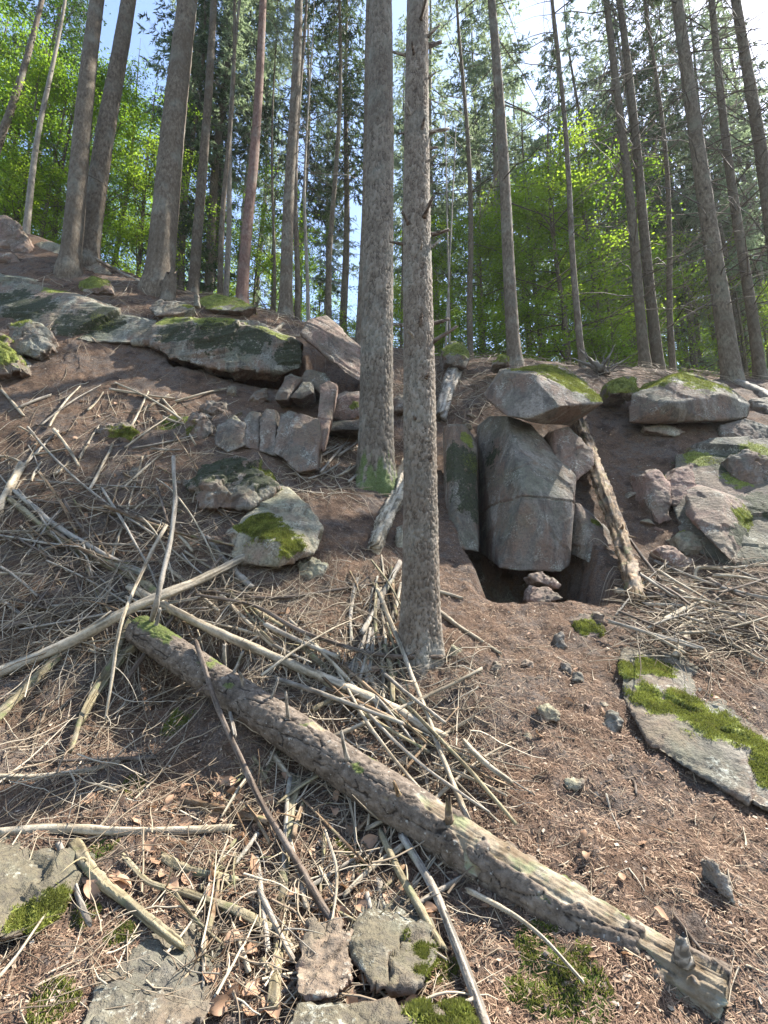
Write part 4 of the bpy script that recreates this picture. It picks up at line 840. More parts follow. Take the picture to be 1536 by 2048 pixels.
# (z from photo row, azimuth, length, radius)
def zrow(v): return float(at(841, v, 3.3)[2] - b1[2])
for v, az, L, r in [(85, 0.25, 0.10, 0.016), (60, -1.3, 0.16, 0.010), (105, 3.0, 0.09, 0.010), (80, -0.35, 0.09, 0.010), (130, -1.9, 0.05, 0.010), (160, -0.2, 0.05, 0.007),
                    (265, 0.05, 0.13, 0.012), (248, -2.2, 0.05, 0.010), (280, -1.2, 0.05, 0.011), (290, 0.4, 0.06, 0.010), (330, -0.3, 0.05, 0.007), (262, 2.9, 0.04, 0.008),
                    (455, -1.1, 0.10, 0.012), (470, 0.1, 0.10, 0.013), (465, -2.3, 0.06, 0.013), (490, 3.1, 0.07, 0.010), (500, -0.1, 0.06, 0.010), (520, -1.4, 0.04, 0.008),
                    (650, 3.0, 0.06, 0.011), (648, 0.1, 0.10, 0.012), (665, -1.5, 0.04, 0.014), (690, -0.3, 0.14, 0.012), (690, -2.0, 0.05, 0.010), (770, -1.2, 0.025, 0.012), (850, -1.9, 0.02, 0.012), (930, -1.0, 0.02, 0.010)]:
    z = zrow(v); c = cax(z); rr = crad(z) * 0.9
    dv = np.array([math.cos(az), math.sin(az), rg.uniform(0.1, 0.7)])
    obj('branch_stub', stub_mesh(c + np.array([math.cos(az), math.sin(az), 0]) * rr, dv, L * 1.3, r * 1.15, rg, 'wood_dark' if rg.random() < 0.6 else 'wood_grey'), front)
add_crown(front, cax(9.0), SPR[1], 0.72, 1.0)

# ------------------------------------------------------------------ trees along the crest
def forest_trunk(seed, d, r0, Hh, flare=0.25, S=22, bend=0.05, knots=True):
    zs = np.concatenate([np.linspace(-0.5, 1.0, 30), np.linspace(1.06, 11, 150), np.linspace(11.4, Hh, 24)])
    th = np.arange(S) * 2 * np.pi / S; ZZ, TH = np.meshgrid(zs, th, indexing='ij'); z, t = ZZ.ravel(), TH.ravel()
    rr = r0 * np.clip(1 - z / Hh, 0.03, 1) ** 0.85 * (1 + flare * np.exp(-np.maximum(z, 0) / 0.25) * (1 + 0.4 * np.sin(3 * t + seed)))
    nz = np.stack([np.cos(t) * 1.5, np.sin(t) * 1.5, z * 2.2], 1)
    rr *= 1 + 0.05 * fbm(nz, 2, seed) + 0.03 * fbm(nz * np.array([4, 4, 6]), 2, seed + 3)
    rg = np.random.default_rng(seed); ph = rg.uniform(0, 6, 2)
    cx = bend * np.sin(z * 0.5 + ph[0]) * np.clip(z / 3, 0, 1) ; cyy = bend * np.cos(z * 0.4 + ph[1]) * np.clip(z / 3, 0, 1)
    V = np.stack([d[0] * z + cx + rr * np.cos(t), d[1] * z + cyy + rr * np.sin(t), z], 1)
    n = len(zs); idx = np.arange(n * S).reshape(n, S); nxt = np.roll(idx, -1, 1)
    return V, [np.stack([idx[:-1], nxt[:-1], nxt[1:], idx[1:]], -1).reshape(-1, 4)]
CREST = [  # label, base u, v, depth, u at the top edge, width px, bark, dead branches, crown?
 ('thin pale sapling trunk at the left beside the twin trunks', 55, 445, 9.3, 119, 13, 'bark_pale', 6, 0, 11),
 ('thin brown trunk leaning in at the far left edge', -40, 420, 9.6, 76, 17, 'bark_brown', 8, 0, 14),
 ('left one of the twin spruce trunks with a broad flared base', 138, 545, 8.0, 196, 38, 'bark_brown', 3, 1, 24),
 ('right one of the twin spruce trunks, leaning, with a bare bark scar', 178, 500, 8.5, 254, 40, 'bark_brown', 4, 1, 23),
 ('stout straight spruce trunk left of the layered ledge', 318, 565, 8.2, 373, 55, 'bark_brown', 3, 1, 25),
 ('medium trunk right of the stout spruce, catching light near the top', 388, 572, 9.2, 428, 21, 'bark_brown', 8, 1, 21),
 ('slim brown trunk in front of the spotted one', 441, 588, 9.2, 466, 12, 'bark_brown', 10, 0, 16),
 ('slim pale spotted trunk close behind the slim brown one', 451, 588, 9.7, 478, 12, 'bark_pale', 8, 0, 16),
 ('reddish straight trunk above the layered ledge', 483, 606, 8.8, 526, 23, 'bark_red', 6, 1, 22),
 ('very thin trunk left of the straight grey brown one', 547, 620, 10.5, 552, 7, 'bark_dark', 8, 0, 13),
 ('straight grey brown trunk left of the tilted slab', 571, 636, 8.8, 594, 26, 'bark_brown', 8, 1, 23),
 ('slender trunk close right of the straight grey brown one', 595, 632, 9.6, 606, 12, 'bark_brown', 14, 0, 17),
 ('thin pale dead sapling with twigs behind the tilted slab', 617, 640, 9.0, 620, 8, 'bark_pale', 22, 0, 9.5),
 ('dark thin trunk between the dead sapling and the large spruce', 660, 645, 10.5, 678, 13, 'bark_dark', 14, 1, 19),
 ('trunk half hidden on the left side of the large spruce', 722, 668, 8.0, 742, 22, 'bark_brown', 4, 1, 20),
 ('dark slender trunk in the gap right of the front spruce', 942, 698, 10.0, 920, 13, 'bark_dark', 16, 0, 18),
 ('straight trunk behind the wedge shaped boulder', 1029, 722, 7.9, 984, 27, 'bark_brown', 14, 1, 23),
 ('thin straight trunk in front of the bright green beech', 1165, 728, 8.2, 1104, 14, 'bark_brown', 16, 0, 17),
 ('left trunk of the dark pair right of the beech', 1291, 742, 8.6, 1217, 21, 'bark_dark', 36, 1, 22),
 ('right trunk of the dark pair right of the beech', 1318, 742, 8.8, 1238, 22, 'bark_dark', 34, 1, 23),
 ('slim dark trunk right of the dark pair', 1347, 740, 9.3, 1298, 13, 'bark_dark', 28, 0, 16),
 ('stout dark trunk with dead branches behind the moss capped boulder', 1464, 752, 8.0, 1352, 35, 'bark_dark', 48, 1, 23),
 ('slim dark trunk with dead branches close to the right edge', 1520, 752, 8.4, 1422, 21, 'bark_dark', 44, 1, 21),
 ('thick dark trunk cut by the right edge of the picture', 1580, 760, 8.6, 1476, 30, 'bark_dark', 50, 1, 23),
]
for k, (lab, u, v, y, ut, w, bark, nd, cr, Hh) in enumerate(CREST):
    b, d = axis_of(u, v, y, ut); z = float(H(b[0], b[1])) - 0.02
    b = b + d * (z - b[2]); r0 = 0.5 * w * px_len(u, v, y)
    t = empty('spruce_tree' if 'sapling' not in lab else 'sapling', b, lab, 'tree', 'trees along the rocky crest')
    V, f = forest_trunk(200 + k, d, r0, Hh, 0.3 if w > 18 else 0.1, 16 if w > 18 else 9, 0.04 if w > 18 else 0.09)
    obj('trunk', mesh_np('trunk', V, f, M[bark], True), t)
    if nd: obj('dead_branches', dead_whorls(300 + k, 1.2 if u > 1250 else 2.0, min(11.5, Hh * 0.75), int(nd * (2.3 if u > 1250 else 1.8)), (0.6, 2.8) if u > 900 else (0.3, 1.2), r0, Hh, d), t, kind='stuff')
    if cr: add_crown(t, d * (Hh * 0.52), SPR[k % 3 if u < 1000 else 2 + k % 2], Hh * 0.48 / 12.5, k * 1.3)
    elif Hh > 12: add_crown(t, d * (Hh * 0.62), SPR[1 + k % 2], Hh * 0.38 / 13.0, k * 1.1)
# broken snag beside the stout spruce
p = at(337, 590, 7.95); p[2] = H(p[0], p[1]) - 0.05
sn = empty('tree_stump', p, 'short broken stump at the foot of the stout spruce', 'stump')
zs = np.linspace(-0.1, 0.55, 16); P = np.stack([0.02 * zs, 0 * zs, zs], 1); Rr = 0.10 * (1.35 - 0.75 * zs / 0.55 * 0.6)
V, f = tubes(P[None], Rr[None], 16); V = V.reshape(16, 16, 3); V[-1, :, 2] += np.random.default_rng(5).uniform(-0.12, 0.10, 16); V += np.random.default_rng(6).normal(size=V.shape) * 0.006
obj('trunk', mesh_np('trunk', V.reshape(-1, 3), f, M['bark_brown'], True), sn)

# ------------------------------------------------------------------ the forest beyond the crest (shared meshes)
rg = np.random.default_rng(4)
FT = []
for k in range(3):
    V, f = forest_trunk(400 + k, np.array([0.01 * (k - 1), 0.0, 1.0]), 0.15, 24, 0.2, 10, 0.08)
    FT.append((mesh_np('trunk', V, f, M[['bark_brown', 'bark_pale', 'bark_dark'][k]], True), dead_whorls(420 + k, 2.0, 12, 70, (0.5, 2.0), 0.13, 24, np.array([0.01 * (k - 1), 0, 1.0]))))
BT = []
for k in range(2):
    V, f = forest_trunk(440 + k, np.array([0.02, 0.0, 1.0]), 0.09, 12, 0.2, 10, 0.12); BT.append(mesh_np('trunk', V, f, M['bark_dark'], True))
def far_spruce(x, y, sc, k, label, group):
    t = empty('spruce_tree', (x, y, float(H(x, y)) - 0.1), label, 'tree', group); t.scale = (sc, sc, sc); t.rotation_euler = (0, 0, rg.uniform(0, 6.3))
    obj('trunk', FT[k % 3][0], t); obj('dead_branches', FT[k % 3][1], t, kind='stuff')
    add_crown(t, (0, 0, [8.5, 9, 7, 6.5][k % 4]), SPR[k % 4], 1.12, k)
    return t
def far_beech(x, y, sc, k, label, group, zoff=0.0):
    t = empty('beech_tree', (x, y, float(H(x, y)) - 0.05 + zoff), label, 'tree', group); t.scale = (sc, sc, sc); t.rotation_euler = (0, 0, rg.uniform(0, 6.3))
    obj('trunk', BT[k % 2], t); add_crown(t, (0, 0, 0.3), BEE[k % 4], 1.0, k)
    return t
def xat(u, y): return float((u - CX) / F_PX / ray(u, 600)[1] * y)
# short names of the crest trunks in order from the left, used to say where a tree behind them is seen
ROW = [(-30, 'the left edge'), (90, 'the thin pale sapling'), (165, 'the twin trunks'), (345, 'the stout spruce'), (408, 'the medium trunk'), (455, 'the slim spotted trunks'), (505, 'the reddish trunk'), (582, 'the straight grey brown trunk'),
       (620, 'the pale dead sapling'), (672, 'the dark thin trunk'), (755, 'the large plated spruce'), (845, 'the front spruce'), (930, 'the dark slender trunk'), (1008, 'the trunk behind the wedge boulder'), (1135, 'the thin straight trunk'),
       (1270, 'the dark pair'), (1325, 'the slim dark trunk'), (1410, 'the stout dark trunk'), (1470, 'the slim dark trunk near the edge'), (1530, 'the right edge')]
FARTREES = {}
def far_label(kind, u, y):
    i = max([k for k, r in enumerate(ROW) if r[0] <= u], default=-1)
    if i < 0: place = 'just outside the left edge trunks'
    elif i == len(ROW) - 1: place = 'beyond the right edge trunks'
    else: place = 'between %s and %s' % (ROW[i][1], ROW[i + 1][1])
    FARTREES.setdefault((kind, place), []).append(y)
    return (kind, place, y)
def finish_labels(items):
    for o, (kind, place, y) in items:
        l = sorted(FARTREES[(kind, place)]); r = l.index(y)
        pre = '' if len(l) == 1 else (('nearer ' if r == 0 else 'farther ') if len(l) == 2 else ['nearest ', 'second ', 'third ', 'fourth ', 'fifth ', 'sixth ', 'seventh '][min(r, 6)])
        o['label'] = ' '.join((pre + kind + ' seen ' + place).split()[:16])
ITEMS = []
def young_spruce(x, y, sc, k, label, group):
    t = empty('spruce_tree', (x, y, float(H(x, y)) - 0.1), label, 'tree', group); t.scale = (sc, sc, sc); t.rotation_euler = (0, 0, rg.uniform(0, 6.3))
    obj('trunk', FT[k % 3][0], t); add_crown(t, (0, 0, 0.6), SPR[k % 4], 1.0, k); c2 = add_crown(t, (0, 0, 9.5), SPR[(k + 1) % 4], 0.95, k + 2)
    return t
for k, (u, y, sc) in enumerate([(30, 16, 1.0), (345, 14, 1.0), (410, 13.5, 1.05), (520, 22, 1.1), (600, 16, 0.95), (690, 15, 1.0), 
        (815, 19, 1.0), (870, 14.5, 0.95), (960, 17, 1.0), (985, 30, 1.2), (1050, 21, 1.1), (1090, 27, 1.1), (1140, 18, 1.0), (1190, 32, 1.2), (1240, 22, 1.1), (1265, 15, 0.95), (1330, 26, 1.1),
        (1385, 18, 1.0), (1430, 30, 1.2), (1490, 22, 1.1), (1540, 16, 1.0), (1600, 26, 1.1), (-60, 26, 1.2), (-150, 19, 1.1), (1700, 20, 1.1), (-300, 14, 1.0), (-450, 16, 1.1), (1200, 14.5, 0.85), (1300, 13.8, 0.85), (1375, 15, 0.9), (1455, 14.2, 0.85), (1525, 14.8, 0.9), (1150, 24, 1.0), (1340, 21, 1.0), (1010, 13.5, 0.9), (1560, 36, 1.2), (1410, 40, 1.25), (480, 13.8, 0.9), (90, 30, 1.2)]):
    ITEMS.append((far_spruce(xat(u, y), y, sc, k, 'x', 'spruces in the forest behind the crest'), far_label('tall forest spruce', u, y)))
for k, (u, y, sc, v) in enumerate([(360, 13, 0.75, 0), (415, 15, 0.9, 0), (650, 17, 0.7, 1), (1270, 19, 0.8, 2), (1350, 16, 0.7, 3), (1420, 21, 0.9, 2), (1480, 17, 0.75, 3), (1550, 20, 0.9, 2), (1230, 26, 1.0, 3), (1620, 17, 0.8, 2), (900, 24, 0.9, 3), (1390, 29, 1.1, 3), (1500, 28, 1.1, 2)]):
    ITEMS.append((young_spruce(xat(u, y), y, sc, v, 'x', 'branchy spruces behind the crest'), far_label('low branched spruce', u, y)))
for k, (u, y, sc, v) in enumerate([(20, 12.5, 1.0, 2), (95, 11.5, 0.8, 0), (-90, 13, 1.0, 2), (215, 14, 1.0, 0), (270, 12, 0.75, 1), (130, 17, 1.2, 2), (60, 11.0, 0.6, 3), (-20, 11.2, 0.8, 1),
        (345, 20, 1.1, 0), (505, 17, 0.9, 1), (540, 14, 0.8, 0), (640, 19, 0.9, 0), (695, 13, 0.6, 3), (800, 12.5, 0.6, 3), (820, 15, 0.8, 1), (905, 13.5, 0.8, 0), (960, 12, 0.7, 1), (880, 19, 1.0, 1),
        (1075, 12.5, 1.0, 1), (1120, 11.0, 0.85, 1), (1185, 12.0, 0.95, 0), (1060, 15, 1.1, 0), (1220, 11.2, 0.6, 3), (1150, 16, 1.1, 1), (1010, 11.5, 0.6, 0), (1300, 20, 0.9, 0), (1400, 24, 1.0, 1), (420, 26, 1.2, 0), (740, 22, 1.1, 1),
        (180, 11.8, 0.7, 2), (300, 16, 1.0, 2), (10, 10.6, 0.55, 3), (860, 11.5, 0.5, 3), (590, 12.5, 0.5, 3), (-230, 11.5, 0.9, 2), (-380, 12.5, 1.0, 0), (1720, 12, 0.9, 1), (1265, 14, 0.9, 1), (1385, 16, 1.0, 1), (1475, 14, 0.8, 1), (1330, 12.5, 0.5, 3)]):
    ITEMS.append((far_beech(xat(u, y), y, sc, v, 'x', 'leafy beeches behind the crest'), far_label('green leafy beech', u, y)))
finish_labels(ITEMS)
rgf = np.random.default_rng(91)
for k in range(44):       # the far wood: whole trees, too small in the photo to show their parts
    y = rgf.uniform(40, 90); x = (rgf.uniform(-0.95, 0.95) if k % 3 == 0 else rgf.uniform(0.2, 0.95)) * y; sc = rgf.uniform(1.0, 1.35)
    t = obj('spruce_tree', SPR[2 + k % 2][0] if x > 0 else SPR[k % 4][0], None, (x, y, float(H(x, y)) + 1.0), label='distant spruce in the far wood seen through the trunks', category='tree', group='distant spruces in the far wood', kind='thing')
    t.scale = (sc * 1.25, sc * 1.25, sc * 1.6); t.rotation_euler = (0, 0, rgf.uniform(0, 6.3))

# ------------------------------------------------------------------ the fallen trunk
LOGPX = [(262, 1248, 56, 0.30), (400, 1340, 66, 0.24), (520, 1420, 74, 0.10), (640, 1503, 80, 0.06), (800, 1610, 88, 0.05), (950, 1705, 95, 0.05), (1100, 1800, 112, 0.05), (1250, 1890, 134, 0.05), (1340, 1945, 140, 0.01), (1440, 2010, 130, -0.10)]
pts, rad = [], []
for (u, v, w, lift) in LOGPX:
    p = hit(u, v)[0]; q = p - ray(u, v) / np.linalg.norm(ray(u, v)) * lift
    pts.append(q); rad.append(0.5 * w * px_len(u, v, q[1]))
pts = np.array(pts); rad = np.array(rad)
# straighten: a felled trunk is a nearly straight line
tt = np.linspace(0, 1, len(pts)); fit = np.stack([np.polyval(np.polyfit(tt, pts[:, c], 2), tt) for c in range(3)], 1)
pts = 0.2 * pts + 0.8 * fit; rad = np.polyval(np.polyfit(tt, rad, 1), tt)
K, S = 480, 110
Pl = resample(pts, K); Rl = np.interp(np.linspace(0, 1, K), tt, rad)
sl = np.concatenate([[0], np.cumsum(np.linalg.norm(np.diff(Pl, axis=0), axis=1))]); Ltot = sl[-1]
T = np.gradient(Pl, axis=0); T /= np.linalg.norm(T, axis=1, keepdims=True)
Ux = np.cross(T, [0, 0, 1.0]); Ux /= np.linalg.norm(Ux, axis=1, keepdims=True); Wx = np.cross(Ux, T)      # Ux: sideways, Wx: up
th = np.arange(S) * 2 * np.pi / S
SS, TH = np.meshgrid(sl, th, indexing='ij'); s_, t_ = SS.ravel(), TH.ravel(); R_ = np.repeat(Rl, S)
nu = 22
cyl = np.stack([np.cos(t_) * 0.11, np.sin(t_) * 0.11, s_], 1)
wob = 0.5 * fbm(cyl * 14, 2, 3)
f1, f2, cell = voro2(t_ / (2 * np.pi) * nu + wob, s_ / 0.055 + wob, nu, 8)
g1, g2, _c = voro2(t_ / (2 * np.pi) * 7 + wob * 0.8, s_ / 0.20 + wob * 1.2, 7, 12)
crack = np.maximum(0.55 * sstep(0.14, 0.02, f2 - f1), sstep(0.085, 0.0, g2 - g1))
up = np.sin(t_)                                   # 1 on the upper side
side = np.cos(t_)
fr = s_ / Ltot
bn = fbm(cyl * 7, 3, 31)
bare = sstep(0.67, 0.72, fr + 0.16 * bn) * sstep(0.30, 0.42, up * 0.70 - 0.40 * side + 2.2 * bn + 1.4 * (fr - 0.84)) * sstep(-0.42, -0.30, fbm(cyl * 11, 3, 131))
spot = sstep(0.055, 0.03, np.hypot((fr - 0.475) * Ltot, (t_ - 1.75) * 0.1) + 0.02 * bn)
bare = np.clip(np.maximum(bare, spot), 0, 1)
mossl = np.clip(sstep(0.0, 0.9, up) * sstep(0.15, 0.55, fbm(cyl * 4, 3, 61) + 0.3 * np.exp(-((fr - 0.38) / 0.06) ** 2) + 0.35 * np.exp(-((fr - 0.08) / 0.1) ** 2)), 0, 1) * 0.75
fibre = fbm(np.stack([np.cos(t_) * 14, np.sin(t_) * 14, s_ * 4.5], 1), 4, 71)
rr = R_ * (1 + 0.05 * fbm(cyl * 3.5, 2, 2)) - 0.008 * crack * (1 - bare) + 0.003 * (cell - 0.5) * (1 - bare) + 0.0025 * fbm(cyl * 70, 2, 5)
rr -= bare * (0.010 + 0.010 * np.abs(fibre)) ; rr -= bare * sstep(0.78, 1.0, fr) * 0.022 * np.abs(fbm(np.stack([np.cos(t_) * 5, np.sin(t_) * 5, s_ * 5], 1), 3, 81))
V = Pl.repeat(S, 0) + rr[:, None] * (np.cos(t_)[:, None] * Ux.repeat(S, 0) + np.sin(t_)[:, None] * Wx.repeat(S, 0))
# ragged lower end
endf = sstep(0.97, 1.0, fr); V += T.repeat(S, 0) * (endf * 0.02 * fbm(np.stack([np.cos(t_) * 5, np.sin(t_) * 5, s_ * 0], 1), 3, 91))[:, None]
idx = np.arange(K * S).reshape(K, S); nxt = np.roll(idx, -1, 1)
q = np.stack([idx[:-1], nxt[:-1], nxt[1:], idx[1:]], -1).reshape(-1, 4)
c0, c1 = len(V), len(V) + 1; V = np.vstack([V, Pl[0] - T[0] * 0.01, Pl[-1] - T[-1] * 0.005])
caps = np.concatenate([np.stack([np.full(S, c0), nxt[0], idx[0]], 1), np.stack([np.full(S, c1), idx[-1], nxt[-1]], 1)])
ext = lambda a, e0, e1: np.concatenate([a, [e0, e1]])
lb = Pl[-1].copy(); lb[2] = H(lb[0], lb[1])
logo = empty('fallen_tree', lb, 'long fallen spruce trunk with cracked bark and peeled pale wood at its lower end', 'fallen trunk')
obj('bark', mesh_np('bark', V - lb, [q, caps], M['log'], True, {'crack': ext(crack, 0, 0), 'bare': ext(bare, 1, 1), 'moss': ext(mossl, 0, 0)}), logo)
rg = np.random.default_rng(21)
for (f, ang, L, r, m) in [(0.03, 1.4, 0.10, 0.011, 'wood_grey'), (0.06, 3.4, 0.07, 0.008, 'wood_pale'), (0.09, 3.6, 0.08, 0.010, 'wood_pale'), (0.13, 3.5, 0.09, 0.011, 'wood_pale'), (0.17, 1.7, 0.12, 0.008, 'wood_grey'), (0.20, 1.2, 0.10, 0.010, 'wood_grey'),
                       (0.24, 1.6, 0.10, 0.008, 'wood_grey'), (0.28, 1.0, 0.16, 0.008, 'wood_grey'), (0.315, 3.5, 0.17, 0.010, 'wood_grey'), (0.355, 3.3, 0.13, 0.013, 'wood_pale'), (0.38, 0.9, 0.14, 0.009, 'wood_grey'), (0.46, 0.8, 0.08, 0.009, 'wood_rotten'),
                       (0.50, 3.1, 0.11, 0.012, 'wood_rotten'), (0.535, 3.2, 0.11, 0.013, 'wood_rotten'), (0.53, 1.1, 0.10, 0.013, 'wood_rotten'), (0.90, 1.2, 0.06, 0.019, 'wood_grey')]:
    i = int(f * (K - 1)); dv = math.cos(ang) * Ux[i] + math.sin(ang) * Wx[i]
    obj('branch_stub', stub_mesh(Pl[i] + dv * Rl[i] * 0.85 - lb, dv + 0.35 * T[i] * rg.uniform(-1, 0.6), L, r, rg, m, spike=0.35 if r > 0.016 else 1.0), logo)

# ------------------------------------------------------------------ sticks and branches
def lay(px, lift):
    """polyline of photo survey points laid on the ground, raised by lift metres off it towards the open air"""
    u = np.array([a[0] for a in px], float); v = np.array([a[1] for a in px], float)
    P = hit(u, v); d = ray(u, v); d /= np.linalg.norm(d, axis=1, keepdims=True)
    lf = np.broadcast_to(np.asarray(lift, float), u.shape)
    return P - d * lf[:, None]
def stick_mesh(P, r0, r1, mat, seed, S=9, rough=0.12, twigs=0, kink=0.006, flat=1.0):
    rg = np.random.default_rng(seed); L = np.linalg.norm(np.diff(P, axis=0), axis=1).sum(); K = int(np.clip(L / (0.012 if S > 20 else (0.02 if S > 6 else 0.03)), 8, 120))
    Q = resample(P, K); t = np.linspace(0, 1, K)
    jit = np.stack([fbm(np.stack([t * L * 4 + 9 * c, 0 * t, 0 * t + seed], 1), 3, seed + c) for c in range(3)], 1)
    Q = Q + jit * kink * np.array([1, 1, 0.6])
    rr = (r0 + (r1 - r0) * t) * (1 + 0.10 * fbm(np.stack([t * L * 12, 0 * t, 0 * t], 1), 2, seed + 7))
    A = Acc(); V, f = tubes(Q[None], rr[None], S)
    V = V.reshape(K, S, 3); ang = np.arange(S)
    # flutes along the grain and broken ends
    fl = rg.normal(size=S) * rough; aa = ang * 2 * np.pi / S; gr = fbm(np.stack([np.cos(aa)[None] * 2.2 + 0 * t[:, None], np.sin(aa)[None] * 2.2 + 0 * t[:, None], (t * L * (1.6 if S > 20 else 3.5))[:, None] + 0 * aa[None]], -1).reshape(-1, 3), 3, seed + 17).reshape(K, S)
    gr2 = fbm(np.stack([np.cos(aa)[None] * 5 + 0 * t[:, None], np.sin(aa)[None] * 5 + 0 * t[:, None], (t * L * 2.2)[:, None] + 0 * aa[None]], -1).reshape(-1, 3), 3, seed + 19).reshape(K, S)
    V = Q[:, None, :] + (V - Q[:, None, :]) * (1 + (0.4 if S > 20 else 1.0) * fl[None, :, None] + 2.6 * rough * gr[:, :, None] + 0.35 * rough * rg.normal(size=(K, S, 1)) - (1.1 * rough * sstep(0.25, 0.0, np.abs(gr2))[:, :, None] if S > 20 else 0))
    dirv = Q[-1] - Q[-3]; dirv /= np.linalg.norm(dirv) + 1e-9; V[-1] += dirv * rg.uniform(-0.5, 2.2, (S, 1)) * r1
    dirv = Q[0] - Q[2]; dirv /= np.linalg.norm(dirv) + 1e-9; V[0] += dirv * rg.uniform(-0.5, 2.0, (S, 1)) * r0
    fg = fbm(np.stack([np.cos(aa)[None] * 6 + 0 * t[:, None], np.sin(aa)[None] * 6 + 0 * t[:, None], (t * L * 5)[:, None] + 0 * aa[None]], -1).reshape(-1, 3), 4, seed + 29, 0.65)
    A.add(V.reshape(-1, 3), f, grain=0.5 + 0.75 * fg)
    for j in range(twigs):
        i = int(rg.integers(K // 6, K - 2)); tg = Q[min(i + 1, K - 1)] - Q[i - 1]; tg /= np.linalg.norm(tg) + 1e-9
        sd = np.cross(tg, rg.normal(size=3)); sd /= np.linalg.norm(sd); sd[2] = abs(sd[2]) * 0.8; l = rg.uniform(0.05, 0.22)
        tt_ = np.linspace(0, 1, 7)[:, None]; P2 = Q[i] + (0.6 * tg + sd) * l * tt_ + rg.normal(size=3) * 0.3 * l * tt_ ** 2
        v2, f2_ = tubes(P2[None], (min(r0, r1) * 0.35 * (1.15 - tt_[:, 0]) + 0.0008)[None], 5); A.add(v2, f2_, grain=0.5)
    return A, mat
def stick(name, label, px, w0, w1, mat, lift=0.02, seed=1, twigs=0, rough=0.1, kink=0.006, group=None, category='branch'):
    P = lay(px, lift); r0 = 0.5 * w0 * px_len(px[0][0], px[0][1], P[0, 1]); r1 = 0.5 * w1 * px_len(px[-1][0], px[-1][1], P[-1, 1])
    A, m = stick_mesh(P, r0, r1, mat, seed, S=26 if max(w0, w1) >= 26 else (13 if max(w0, w1) > 14 else 9), rough=rough, twigs=twigs, kink=kink)
    c = P.mean(0); A.V = [v - c for v in A.V]
    return obj(name, A.mesh(name, M[mat], True), None, c, label=label, category=category, group=group, kind='thing')
n_s = 0
